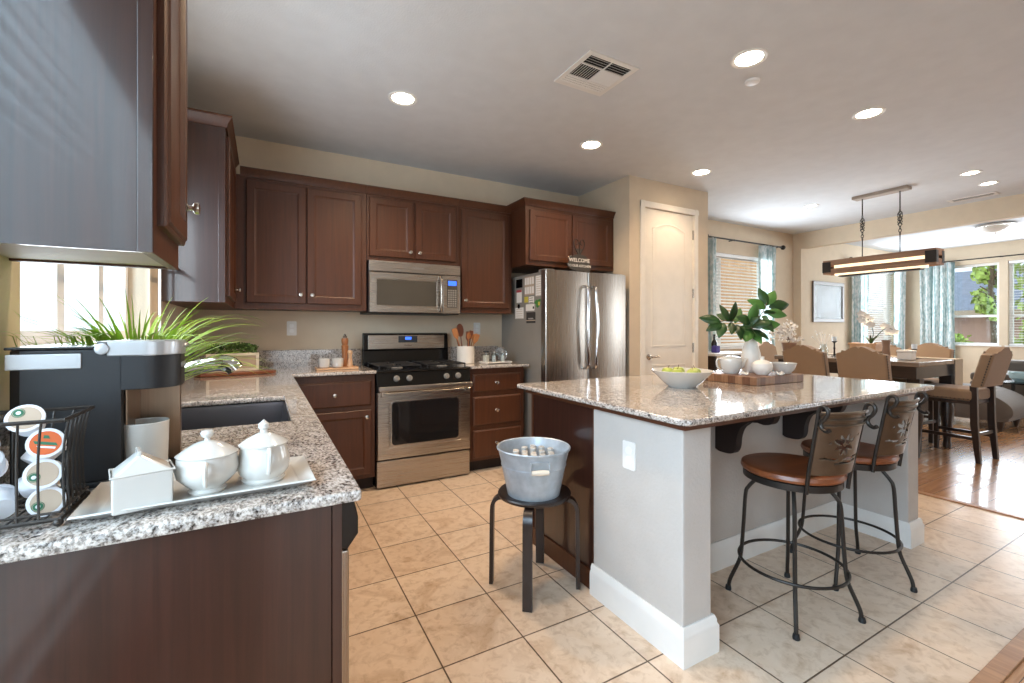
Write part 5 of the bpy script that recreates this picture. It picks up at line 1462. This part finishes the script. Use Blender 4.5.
# ---------------------------------------------------------------- ceiling fittings
def spot(name, loc, power, size=2.4, blend=.8, col=(1, .72, .46)):
    l = bpy.data.lights.new(name, 'SPOT'); l.energy = power; l.spot_size = size; l.spot_blend = blend; l.shadow_soft_size = .06; l.color = col
    o = bpy.data.objects.new(name, l); o.location = loc; C.objects.link(o)
def downlight(label, x, y, power, r=.075):
    t = thing('ceiling_light', label, 'ceiling light', (x, y, CEIL), 0, 'recessed ceiling lights')
    obj('trim_ring', B().lathe([(r - .006, -.0005), (r - .004, -.003), (r + .012, -.007), (r + .018, -.004), (r + .018, -.0005)], (x, y, CEIL), 32, close=False), 'white', t)
    obj('lens', B().lathe([(0, -.002), (r - .004, -.002), (r - .004, -.0006), (0, -.0006)], (x, y, CEIL), 28), 'can', t)
    spot('downlight_lamp', (x, y, CEIL - .03), power)
for lb, x, y, p in (('round recessed light nearest the wall cabinets at upper left', .78, 2.875, 52), ('round recessed light between the ceiling vent and the refrigerator', 2.31, 2.865, 44), ('round recessed light in front of the pantry door', 3.63, 2.86, 20),
                    ('large bright recessed light beside the small round detector', 2.335, 1.53, 22), ('round recessed light over the right end of the island', 3.65, 1.52, 20), ('added recessed light, out of view, brightening the floor between sink and island', .78, 1.53, 46),  # the last one here is added out of view to brighten the floor
                    ('round recessed light far away near the dining room', 5.90, 1.63, 14), ('small recessed light near the ceiling beam', 6.48, 1.66, 10), ('faint recessed light left of the hanging lamp canopy', 5.79, 3.0, 10)):
    downlight(lb, x, y, p, .075 if x < 5 else .06)
tag(obj('smoke_detector', B().lathe([(0, -.014), (.03, -.014), (.038, -.011), (.042, -.004), (.042, -.0003), (0, -.0003)], (2.565, 1.66, CEIL), 28), 'white', at=(2.565, 1.66, CEIL)), 'small flat round white detector on the ceiling', 'detector')
def ceiling_vent(label, x0, x1, y0, y1):
    t = thing('ceiling_vent', label, 'vent', ((x0 + x1) / 2, (y0 + y1) / 2, CEIL)); z = CEIL
    fb_ = B(); fr_ = .03
    for a in ((x0, x1, y0, y0 + fr_), (x0, x1, y1 - fr_, y1), (x0, x0 + fr_, y0 + fr_, y1 - fr_), (x1 - fr_, x1, y0 + fr_, y1 - fr_)): fb_.box(*a, z - .008, z - .0003, .002)
    obj('frame', fb_, 'white', t)
    obj('duct', B().box(x0 + fr_, x1 - fr_, y0 + fr_, y1 - fr_, z - .0018, z - .0004), 'black', t)
    a0, a1, c0, c1 = x0 + fr_, x1 - fr_, y0 + fr_, y1 - fr_
    def louver(u0, u1, v0, v1, along, tilt):
        tilt = -tilt if along == 'x' else tilt
        n_ = max(3, int(((v1 - v0) if along == 'x' else (u1 - u0)) / .016)); b_ = B()
        for i in range(n_):
            k = (i + .5) / n_
            sub = B()
            if along == 'x': sub.box(u0, u1, -.0058, .0058, -.0006, .0006).xf(Matrix.Translation((0, v0 + (v1 - v0) * k, z - .0065)) @ Matrix.Rotation(tilt, 4, 'X'))
            else: sub.box(-.0058, .0058, v0, v1, -.0006, .0006).xf(Matrix.Translation((u0 + (u1 - u0) * k, 0, z - .0065)) @ Matrix.Rotation(tilt, 4, 'Y'))
            b_.add(sub)
        obj('louver', b_, 'white', t)
    if x1 - x0 > .3 and y1 - y0 > .3:
        my, mx = (c0 + c1) / 2, (a0 + a1) / 2; q = (c1 - c0) * .28
        louver(a0, mx, c0, c0 + q, 'x', -.6); louver(mx, a1, c0, c0 + q, 'x', -.6); louver(a0, mx, c1 - q, c1, 'x', .45); louver(mx, a1, c1 - q, c1, 'x', .45)
        louver(a0, mx, c0 + q, c1 - q, 'y', -.6); louver(mx, a1, c0 + q, c1 - q, 'y', .45)
        obj('divider', B().box(mx - .003, mx + .003, c0, c1, z - .009, z - .004).box(a0, a1, c0 + q - .003, c0 + q + .003, z - .0095, z - .004).box(a0, a1, c1 - q - .003, c1 - q + .003, z - .0095, z - .004), 'white', t)
    else: louver(a0, a1, c0, c1, 'x', -.3)
ceiling_vent('square white ceiling vent over the kitchen', 1.517, 1.871, 1.888, 2.232)
ceiling_vent('long narrow ceiling vent beside the beam', 6.92, 7.08, 1.72, 2.12)
ff = thing('flush_light', 'flush ceiling light with glass bowl in the living room', 'ceiling light', (9.1, 2.26, CEIL))
obj('pan', B().lathe([(0, -.04), (.19, -.04), (.205, -.03), (.205, -.012), (.12, -.0005), (0, -.0005)], (9.1, 2.26, CEIL), 36), 'nickel', ff)
obj('bowl', B().lathe([(0, -.125), (.06, -.118), (.13, -.085), (.175, -.0405), (0, -.0405)], (9.1, 2.26, CEIL), 36), 'opal', ff)
obj('finial', B().lathe([(0, -.155), (.01, -.15), (.012, -.138), (.006, -.13), (.008, -.1245), (0, -.1245)], (9.1, 2.26, CEIL), 16), 'nickel', ff)

# hanging wooden lamp over the dining table
HX, HY0, HY1, HZ0, HZ1, HW = 5.86, 1.84, 2.86, 1.86, 2.02, .085
hl = thing('hanging_lamp', 'long rustic wooden box lamp hanging on chains over the dining table', 'hanging lamp', (HX, 2.33, CEIL))
obj('canopy', B().box(HX - .06, HX + .06, 2.08, 2.58, CEIL - .035, CEIL - .0005, .004), 'canopy', hl)
for s in (-1, 1):
    for z0, z1 in ((HZ0, HZ0 + .062), (HZ1 - .062, HZ1)):
        obj('plank', B().box(HX + s * HW - .009, HX + s * HW + .009, HY0, HY1, z0, z1, .002), 'barn', hl)
for y in (HY0, HY1):
    for z0, z1 in ((HZ0, HZ0 + .062), (HZ1 - .062, HZ1)):
        obj('end_plank', B().box(HX - HW + .0095, HX + HW - .0095, y - .009 if y == HY1 else y, y if y == HY1 else y + .009, z0, z1, .001), 'barn', hl)
    for s in (-1, 1):
        yy0, yy1 = (y - .004, y + .085) if y == HY0 else (y - .085, y + .004)
        x_ = HX + s * (HW + .0095)
        cbk = B().box(min(x_, x_ + s * .003), max(x_, x_ + s * .003), yy0, yy1, HZ0 + .02, HZ1 - .02, .0008)
        ye = y - .0035 if y == HY0 else y + .0035
        cbk.box(min(x_, x_ - s * .05), max(x_, x_ - s * .05), min(y, ye), max(y, ye), HZ0 + .02, HZ1 - .02, .0008)
        obj('corner_bracket', cbk, 'iron', hl)
obj('lamp_tray', B().box(HX - .045, HX + .045, HY0 + .14, HY1 - .14, HZ0 - .035, HZ0 - .02, .002), 'iron', hl)
obj('glass_tube', B().prism(rrect(HX - .05, HX + .05, HZ0 - .018, HZ1 - .03, .03), lambda u, v, w: Vector((u, w, v)), HY0 + .10, HY1 - .10, .004), 'glow', hl)
for y in (2.16, 2.50):
    obj('rod', B().tube([(HX, y, CEIL - .036), (HX, y, CEIL - .22)], .006, 8), 'iron', hl)
    ch = B(); z = CEIL - .215; k = 0
    while z > HZ1 + .20:
        pts = []
        for i in range(12):
            a = 2 * PI * i / 12; u, v = .012 * math.cos(a), .021 * math.sin(a)
            pts.append((HX + (u if k % 2 == 0 else 0), y + (0 if k % 2 == 0 else u), z - .02 + v))
        ch.tube(pts, .0032, 6, closed=True); z -= .031; k += 1
    obj('chain', ch, 'iron', hl)
    extra = B()
    for q_ in range(6):
        pts = [(HX + .02 * math.cos(a + q_) * (1 + .3 * math.sin(q_)), y + .02 * math.sin(a + q_), CEIL - .27 - q_ * .022 + .012 * math.sin(2 * a + q_)) for a in [2 * PI * i / 12 for i in range(12)]]
        extra.tube(pts, .003, 5, closed=True)
    obj('spare_chain', extra, 'iron', hl)
    obj('hanger', B().tube([(HX, y, z + .012), (HX, y, HZ0 - .02)], .005, 8).tube([(HX - HW, y, HZ1 - .01), (HX + HW, y, HZ1 - .01)], .005, 8), 'iron', hl)
pl_ = bpy.data.lights.new('hanging_lamp_glow', 'AREA'); pl_.shape = 'RECTANGLE'; pl_.size = .12; pl_.size_y = .9; pl_.energy = 8; pl_.color = (1, .8, .55)
po = bpy.data.objects.new('hanging_lamp_glow', pl_); po.location = (HX, 2.33, HZ0 - .04); C.objects.link(po)

# ---------------------------------------------------------------- dining room
TX0, TX1, TY0, TY1, TZ = 5.27, 6.31, 1.80, 3.14, .91
dt = thing('dining_table', 'dark counter-height dining table beyond the island', 'table', (5.79, 2.47, 0))
obj('tabletop', B().box(TX0, TX1, TY0, TY1, TZ - .045, TZ, .008), 'tableTop', dt)
obj('apron', B().box(TX0 + .03, TX1 - .03, TY0 + .03, TY1 - .03, TZ - .16, TZ - .0455, .003), 'darkwood', dt)
for x in (TX0 + .15, TX1 - .15):
    for y in (TY0 + .08, TY1 - .08):
        b_ = B().box(x - .05, x + .05, y - .05, y + .05, .55, TZ - .161, .006)
        b_.lathe([(0, .0), (.032, .0), (.036, .03), (.03, .08), (.05, .30), (.058, .40), (.045, .5), (.05, .55), (0, .55)], (x, y, 0), 20)
        obj('leg', b_, 'darkwood', dt)
rn = B()
rp = [(0, TY0 - .003, .56), (0, TY0 - .003, TZ + .001), (0, TY0, TZ + .003), (0, TY1, TZ + .003), (0, TY1 + .003, TZ + .001), (0, TY1 + .003, .56)]
rn.prism([(y, z) for _, y, z in rp] + [(y + (-.002 if y < 2 else .002) if z < TZ + .002 else y, z + (.002 if z > TZ + .002 else 0)) for _, y, z in rp[::-1]], lambda u, v, w_: Vector((w_, u, v)), 6.09, 6.28)
tag(obj('table_runner', rn, 'runner', at=(6.13, 2.45, TZ)), 'beige linen runner hanging over the near end of the dining table', 'table runner')

def dining_chair(label):
    t = thing('dining_chair', label, 'chair', (0, 0, 0), 0, 'upholstered chairs at the dining table')
    tilt = lambda c: Vector((c.x, c.y - max(0, c.z - .6) * .24, c.z))
    obj('seat', B().box(-.215, .215, -.20, .235, .555, .665, .03, 3), 'linen', t)
    obj('seat_frame', B().box(-.205, .205, -.19, .225, .525, .556, .003), 'darkwood', t)
    pf_ = [(-.215, .69)] + [(-.215, .985)] + [(-.20, .995), (-.16, .998)] + [(-.14 + .28 * i / 12, 1.0 + .06 * math.sin(PI * i / 12) ** 1.0) for i in range(13)] + [(.16, .998), (.20, .995), (.215, .985), (.215, .69)]
    b_ = B(); b_.prism(pf_, lambda u, v, w_: Vector((u, -.20 - w_, v)), -.045, .05, .022, 3); b_.fn(lambda c: tilt(c))
    obj('backrest', b_, 'linen', t, angle=42)
    def trim(pts, r):
        nb = B().tube([pts[0], pts[-1]], r * .16, 5)
        for p in pts: nb.sphere(p, r, 8, 5)
        obj('nailhead_trim', nb, 'iron', t)
    for s in (-1, 1):
        trim([tilt(Vector((s * .2155, -.232, .715 + i * .024))) for i in range(12)], .0062)
        trim([Vector((s * .2165, -.17 + i * .031, .573)) for i in range(13)], .005)
    trim([Vector((-.2 + i * .0285, .2365, .573)) for i in range(15)], .005)
    for s in (-1, 1):
        b_ = B(); b_.prism([(-.225, .70), (-.175, .70), (-.18, .35), (-.215, .0), (-.25, .0), (-.23, .35)], lambda u, v, w_, s=s: Vector((s * .185 + w_, u, v)), -.02, .02, .003)
        obj('leg', b_, 'stoolwood', t)
        b_ = B(); b_.prism([(.18, .524), (.222, .524), (.218, .0), (.188, .0)], lambda u, v, w_, s=s: Vector((s * .185 + w_, u, v)), -.02, .02, .003)
        obj('leg', b_, 'stoolwood', t)
        obj('stretcher', B().box(s * .185 - .011, s * .185 + .011, -.2, .19, .20, .23, .003), 'stoolwood', t)
    obj('stretcher', B().box(-.17, .17, .195, .215, .26, .29, .003), 'stoolwood', t)
    obj('stretcher', B().box(-.17, .17, -.222, -.205, .24, .27, .003), 'stoolwood', t)
    for ch in t.children: ch.data.transform(Matrix.Diagonal((.93, 1, 1, 1)))
    return t
ch0 = dining_chair('tan upholstered chair at the near end of the table, standing free at the right')
ch0.location = (5.86, 1.735, 0); ch0.rotation_euler.z = math.radians(-4)
dup(ch0, (5.11, 2.06, 0), -PI / 2, 'tan upholstered chair seen from behind, right of its twin along the table')
dup(ch0, (5.11, 2.565, 0), -PI / 2, 'tan upholstered chair seen from behind, just right of the small white bowl')
dup(ch0, (6.46, 2.21, 0), PI / 2, 'tan upholstered chair across the table, facing the kitchen')
dup(ch0, (6.46, 2.69, 0), PI / 2, 'tan upholstered chair across the table, mostly hidden behind the orchid pot')
dup(ch0, (5.80, 3.30, 0), PI, 'tan upholstered chair at the far end of the table, only its back edge showing')

# centrepieces on the dining table
def flower(b_, c, r, n=5, tilt=(0, 0, 1), cup=.3):
    d = Vector(tilt).normalized(); a = d.orthogonal().normalized(); e_ = d.cross(a)
    for k in range(n):
        t_ = 2 * PI * k / n; dd = a * math.cos(t_) + e_ * math.sin(t_)
        leaf(b_, c, dd + d * cup, d, r, r * .45, -.1, 4)
bxw = thing('wooden_crate', 'pale wooden box with a white orchid planted in it', 'planter', (5.72, 2.40, TZ + .0055))
bz = TZ + .0056
obj('box', B().box(5.62, 5.82, 2.28, 2.52, bz, bz + .15, .004), 'lightwood', bxw)
obj('rim', B().box(5.61, 5.83, 2.27, 2.29, bz + .13, bz + .156, .002).box(5.61, 5.83, 2.51, 2.53, bz + .13, bz + .156, .002), 'lightwood', bxw)
orc = thing('orchid', 'white orchid with broad petals rising from the wooden box', 'flower', (5.72, 2.40, bz + .15))
ob = B(); st_ = B()
o0 = Vector((5.72, 2.36, bz + .14))
for pts, fl in (([(0, 0, 0), (-.0, -.02, .12), (.02, .02, .24), (0, .06, .32)], [(0, .05, .30), (.02, .02, .26), (-.02, .08, .27), (.0, .0, .21), (.02, .06, .22), (0, .09, .33)]), ([(0, 0, 0), (.0, -.06, .10), (.0, -.13, .17), (.0, -.19, .16)], [(0, -.12, .19), (0, -.17, .17), (.02, -.20, .13), (.02, -.15, .13)])):
    st_.tube(spline([o0 + Vector(p) for p in pts], 5), .004, 6)
    for p in fl: flower(ob, o0 + Vector(p), .045, 5, (-1, -.3, .3 + rnd.uniform(-.3, .3)), .2)
for k in range(7): blade(st_, o0, rnd.uniform(0, 6.28), .16, 1.1, .014, 1.3, 0, 6)
obj('stems', st_, 'leaf2', orc); obj('petals', ob, 'petal', orc, angle=80)
vz = (5.60, 2.18, bz)
tag(obj('vase', B().lathe([(0, 0), (.035, 0), (.036, .05), (.03, .12), (.038, .19), (.036, .19), (.026, .12), (.0, .02)], vz, 22), 'terra', at=vz), 'slim brown vase beside the pale wooden box on the dining table', 'vase')
wb_ = thing('lidded_box', 'small white woven box on the near half of the dining table', 'box', (5.62, 2.02, bz))
obj('box', B().box(5.57, 5.67, 1.96, 2.08, bz, bz + .07, .006), 'petal', wb_); obj('lid', B().box(5.565, 5.675, 1.955, 2.085, bz + .0705, bz + .095, .008), 'petal', wb_)
def candle(label, x, y, h):
    t = thing('candle_holder', label, 'candle holder', (x, y, bz))
    obj('stem', B().lathe([(0, 0), (.035, 0), (.035, .006), (.01, .012), (.008, h * .5), (.014, h * .55), (.008, h * .6), (.008, h - .02), (.03, h), (.0, h)], (x, y, bz), 18), 'iron', t)
    obj('cup', B().lathe([(0, h + .0005), (.022, h + .0005), (.024, h + .05), (.0, h + .05)], (x, y, bz), 16), 'ice', t)
candle('dark candle holder on the dining table right of the white woven box', 5.83, 2.03, .10)
candle('slim candle holder between the two chairs seen from behind', 5.52, 2.62, .17)
gvs = thing('glass_vase', 'clear glass vase with thin twigs on the dining table', 'vase', (5.66, 2.80, bz))
obj('glass', B().lathe([(0, 0), (.04, 0), (.05, .05), (.03, .11), (.035, .13), (.0, .13)], (5.66, 2.80, bz), 20), 'jar', gvs)
tw = B()
for k in range(9):
    a = rnd.uniform(0, 6.28); r_ = rnd.uniform(.05, .13); h_ = rnd.uniform(.18, .28)
    pts = spline([(5.66, 2.8, bz + .01), (5.66 + r_ * .3 * math.cos(a), 2.8 + r_ * .3 * math.sin(a), bz + .12), (5.66 + r_ * math.cos(a), 2.8 + r_ * math.sin(a), bz + h_)], 4)
    tw.tube(pts, .0018, 5); tw.sphere(pts[-1], .008, 8, 5)
obj('twigs', tw, 'petal', gvs)
# pot of white blossom on the far corner of the table
wf = (5.36, 3.02, bz)
wfp = thing('flower_pot', 'brown pot of airy white blossom behind the tan chairs', 'flower pot', wf)
obj('pot', B().lathe([(0, 0), (.05, 0), (.055, .005), (.075, .13), (.078, .132), (.078, .145), (.07, .145), (.0, .12)], wf, 26), 'terra', wfp)
fl_ = B(); tw = B()
for k in range(46):
    a = rnd.uniform(0, 6.28); r_ = rnd.uniform(.02, .15) ; h_ = .17 + rnd.random() * .24
    side = RT * (-.22 * rnd.random() if k % 3 == 0 else 0)
    e_ = Vector(wf) + Vector((r_ * math.cos(a), r_ * math.sin(a), h_)) + side
    pts = spline([Vector(wf) + UP * .12, Vector(wf) + UP * (.12 + (h_ - .12) * .5) + (e_ - Vector(wf)) * .2, e_], 3); tw.tube(pts, .0015, 4)
    for q_ in range(4): flower(fl_, e_ + Vector((rnd.uniform(-.025, .025), rnd.uniform(-.025, .025), rnd.uniform(-.03, .02))), .02, 5, (rnd.uniform(-1, 1), rnd.uniform(-1, .2), rnd.uniform(-.3, 1)), .3)
obj('twigs', tw, 'stem', wfp); obj('blossom', fl_, 'petal', wfp, angle=80)

# framed print on the living room wall
px0, px1, pz0, pz1 = 7.83, 8.80, 1.335, 2.01; yb = YB - .0005
pt = thing('picture_frame', 'grey-framed pale print on the wall beyond the beam', 'picture', ((px0 + px1) / 2, YB, pz0))
f_ = faceY(yb); fb_ = B(); fw = .06
for a in ((px0, px1, pz0, pz0 + fw), (px0, px1, pz1 - fw, pz1), (px0, px0 + fw, pz0 + fw, pz1 - fw), (px1 - fw, px1, pz0 + fw, pz1 - fw)):
    fb_.box(a[0], a[1], yb - .03, yb, a[2], a[3], .006)
obj('frame', fb_, mat('pewter_frame', '6f6a66', .4, .3), pt)
obj('print', B().box(px0 + fw, px1 - fw, yb - .012, yb - .002, pz0 + fw, pz1 - fw), 'print', pt)
pr = B()
for x0, x1, z0, z1 in ((8.1, 8.55, 1.50, 1.78), (8.18, 8.47, 1.78, 1.87), (8.0, 8.08, 1.42, 1.9), (8.58, 8.66, 1.46, 1.84)): pr.box(x0, x1, yb - .0135, yb - .0118, z0, z1)
obj('drawing', pr, mat('faded_ink', 'c3ccd1', .8, var=.2, vscale=9), pt)
obj('glazing', B().box(px0 + fw - .004, px1 - fw + .004, yb - .018, yb - .0155, pz0 + fw - .004, pz1 - fw + .004), 'picglass', pt, flat=True)

# sideboard under the dining window, just past the pantry wall
sd = thing('sideboard', 'dark sideboard with white top under the dining window', 'sideboard', (5.15, 3.72, 0))
obj('top', B().box(4.68, 5.42, 3.50, 3.88, .895, .925, .004), 'white', sd)
obj('side_panel', B().box(4.72, 4.76, 3.53, 3.86, 0, .8945, .003), 'darkwood', sd)
obj('side_panel', B().box(5.34, 5.38, 3.53, 3.86, 0, .8945, .003), 'darkwood', sd)
obj('shelf', B().box(4.7605, 5.3395, 3.54, 3.86, .55, .575, .002), 'darkwood', sd)
obj('shelf', B().box(4.7605, 5.3395, 3.54, 3.86, .12, .145, .002), 'darkwood', sd)
obj('back_panel', B().box(4.7605, 5.3395, 3.845, 3.86, .1455, .5495), 'darkwood', sd)
tag(obj('gift_box', B().box(4.90, 4.97, 3.64, 3.71, .9255, 1.01, .003).box(4.928, 4.942, 3.638, 3.712, .9252, 1.0115, .001), 'purple', at=(4.93, 3.68, .9255)), 'small purple box on the sideboard beside the pantry wall', 'box')
bt = thing('wine_bottle', 'dark bottle standing behind the purple box', 'bottle', (5.02, 3.76, .9255))
obj('body', B().lathe([(0, 0), (.034, 0), (.036, .004), (.036, .11), (.03, .13), (.013, .16), (.012, .20), (.0, .20)], (5.02, 3.76, .9255), 20), 'black', bt)
obj('cap', B().lathe([(0, .2005), (.0135, .2005), (.0135, .225), (0, .226)], (5.02, 3.76, .9255), 14), 'ink', bt)

# living room: ottoman, sofa table, branches
ot = thing('chaise', 'grey upholstered chaise with rounded end and dark tapered feet', 'chaise', (7.95, 2.4, 0))
def chaise(b_, x0, x1, y0, y1, z0, z1, r):
    return b_.box(x0, x1, y0, y1, z0, z1, r, 5)
ob_ = B()
prof = [(1.84, .30), (1.80, .38), (1.815, .47), (1.89, .56), (2.02, .64), (2.2, .68), (2.9, .67), (3.0, .62), (3.02, .5), (3.02, .32), (2.96, .27), (1.95, .25)]
ob_.prism([tuple(p[:2]) for p in spline([(a, c, 0) for a, c in prof], 4, closed=True)], lambda u, v, w_: Vector((w_, u - .06, .12 + (v - .25) * .84)), 7.58, 8.35, .04, 4)
obj('cushion', ob_, 'greyfab', ot, angle=60)
for x in (7.68, 8.25):
    for y in (1.87, 2.85): obj('leg', B().lathe([(0, 0), (.018, 0), (.042, .10), (.046, .128), (0, .128)], (x, y, 0), 18), 'darkwood', ot)
so = thing('sofa', 'low grey sofa at the right edge of the photograph', 'sofa', (9.6, 2.05, 0))
obj('base', B().box(9.15, 10.05, 1.1, 2.55, .10, .46, .04, 3), 'greyfab', so)
obj('backrest', B().box(10.06, 10.28, 1.1, 2.55, .10, .74, .05, 3), 'greyfab', so)
obj('cushion', B().box(9.13, 10.05, 1.12, 1.83, .461, .58, .04, 3), 'greyfab', so); obj('cushion', B().box(9.13, 10.05, 1.84, 2.54, .461, .58, .04, 3), 'greyfab', so)
for x in (9.22, 10.2):
    for y in (1.18, 2.47): obj('leg', B().box(x - .03, x + .03, y - .03, y + .03, 0, .1), 'darkwood', so)
stb = thing('sofa_table', 'thin dark-topped table with a pale blue bowl at the right edge', 'table', (8.75, 1.8, 0))
obj('top', B().box(8.5, 9.05, 1.2, 2.1, .50, .52, .003), 'black', stb)
for x in (8.53, 9.02):
    for y in (1.23, 2.07): obj('leg', B().box(x - .015, x + .015, y - .015, y + .015, 0, .4995), 'iron', stb)
bbw = (8.78, 1.93, .5205)
tag(obj('bowl', B().lathe([(0, 0), (.07, 0), (.075, .004), (.12, .05), (.13, .12), (.133, .125), (.126, .125), (.114, .055), (.0, .012)], bbw, 30), 'blue_glass', at=bbw), 'pale blue glass bowl on the thin dark table', 'bowl')
brp = (8.84, 1.62, .5205)
brt = thing('branch_vase', 'vase of bare branches at the right edge of the photograph', 'vase', brp)
obj('vase', B().lathe([(0, 0), (.05, 0), (.07, .06), (.05, .14), (.03, .17), (.035, .19), (.0, .19)], brp, 22), 'ceramic_m', brt)
tb_ = B()
for k in range(10):
    a = rnd.uniform(1.2, 4.2); r_ = rnd.uniform(.2, .5); h_ = rnd.uniform(.35, .75)
    v0 = Vector(brp)
    pts = spline([v0 + UP * .16, v0 + UP * (.16 + h_ * .4) + Vector((math.cos(a), math.sin(a), 0)) * r_ * .35, v0 + UP * (.1 + h_) + Vector((math.cos(a), math.sin(a), 0)) * r_], 5)
    tb_.tube(pts, [.005, .0018], 5)
    tb_.tube([pts[5], pts[5] + Vector((rnd.uniform(-.1, .1), rnd.uniform(-.15, .15), .14))], [.003, .0012], 5)
obj('twigs', tb_, 'stem', brt)

# ---------------------------------------------------------------- outside
struct('ground_outside', B().box(-12, 40, -16, 24, -.25, -.12), 'stone')
fe = thing('garden_fence', 'tan cedar board fence outside the window behind the magnolia vase', 'fence', (6.0, 6.3, -.12))
fbd = B()
for i in range(44): fbd.box(1.5 + i * .2, 1.5 + i * .2 + .192, 6.3, 6.32, -.12, 2.75, .002)
obj('boards', fbd, 'fence', fe)
for z in (.2, 1.9): obj('rail', B().box(1.5, 10.3, 6.3205, 6.36, z, z + .09), 'fence', fe)
lf = thing('garden_fence', 'pale fence outside the kitchen sink window', 'fence', (-1.9, 2.6, -.12))
fbd = B()
for i in range(18): fbd.box(-1.9, -1.88, .8 + i * .25, .8 + i * .25 + .243, -.12, 1.75, .002)
obj('boards', fbd, 'vinyl', lf)
for y in (1.55, 3.05, 4.55): obj('post', B().box(-1.88, -1.80, y, y + .09, -.12, 1.85, .003), 'vinyl', lf)
eh = thing('house', 'neighbouring house with grey roof outside the side window', 'house', (19, 4.5, -.12))
obj('walls', B().box(17, 22, 2.4, 10.0, -.12, 1.70), 'stucco', eh)
obj('roof', B().prism([(16.6, 1.66), (20, 3.1), (23, 1.66)], lambda u, v, w_: Vector((u, w_, v)), 2.0, 10.4), 'roof', eh)
obj('fascia', B().box(16.55, 16.6, 2.0, 10.4, 1.56, 1.72), 'tan', eh)
def tree(label, x, y, h, r, seed, nb=900, ls=.09, base=.5):
    t = thing('tree', label, 'tree', (x, y, -.12)); rd = random.Random(seed)
    tr_ = B().tube(spline([(x, y, -.12), (x + .05, y, h * .3), (x - .03, y + .05, h * .6), (x, y, h * .85)], 4), [.09, .03], 8)
    for k in range(10):
        a = rd.uniform(0, 6.28); z = rd.uniform(.3, .75) * h
        tr_.tube([(x, y, z), (x + r * .7 * math.cos(a), y + r * .7 * math.sin(a), z + r * .5)], [.03, .01], 6)
    obj('trunk', tr_, 'trunk', t)
    b_ = B()
    blobs = [(rd.uniform(-.6, .6) * r, rd.uniform(-.6, .6) * r, rd.uniform(base, h - r * .3), rd.uniform(.35, .6) * r) for _ in range(16)]
    for k in range(nb):
        bx, by, bz_, br_ = rd.choice(blobs); v = Vector((rd.gauss(0, 1), rd.gauss(0, 1), rd.gauss(0, 1))).normalized() * br_ * rd.uniform(.6, 1)
        c_ = Vector((x + bx, y + by, bz_)) + v; nn = (v.normalized() + Vector((rd.uniform(-.8, .8), rd.uniform(-.8, .8), rd.uniform(-.3, .9)))).normalized(); s1 = nn.orthogonal().normalized(); s2 = nn.cross(s1)
        q = [b_.bm.verts.new(c_ + s1 * ls * m_ + s2 * ls * .6 * n_ + nn * e_) for m_, n_, e_ in ((-1, 0, 0), (0, -1, .01), (1, 0, -.01), (0, 1, .01))]
        b_.bm.faces.new(q)
    b_._done(); obj('foliage', b_, 'tree', t)
tree('light green tree outside the window beside the long curtain', 15.2, 3.8, 3.6, .38, 3, 900, .09, .5)
tree('dense green tree outside the leafy window at the right edge', 13.6, 2.35, 3.4, .9, 8, 2600, .10, .3)
tree('green tree in the garden beyond the leafy window, farther right', 14.6, -1.2, 3.6, 1.1, 9, 1800, .12, .4)
tree('small bluish shrub tree below the neighbouring house', 14.0, 4.10, 1.25, .32, 12, 350, .07, .2)
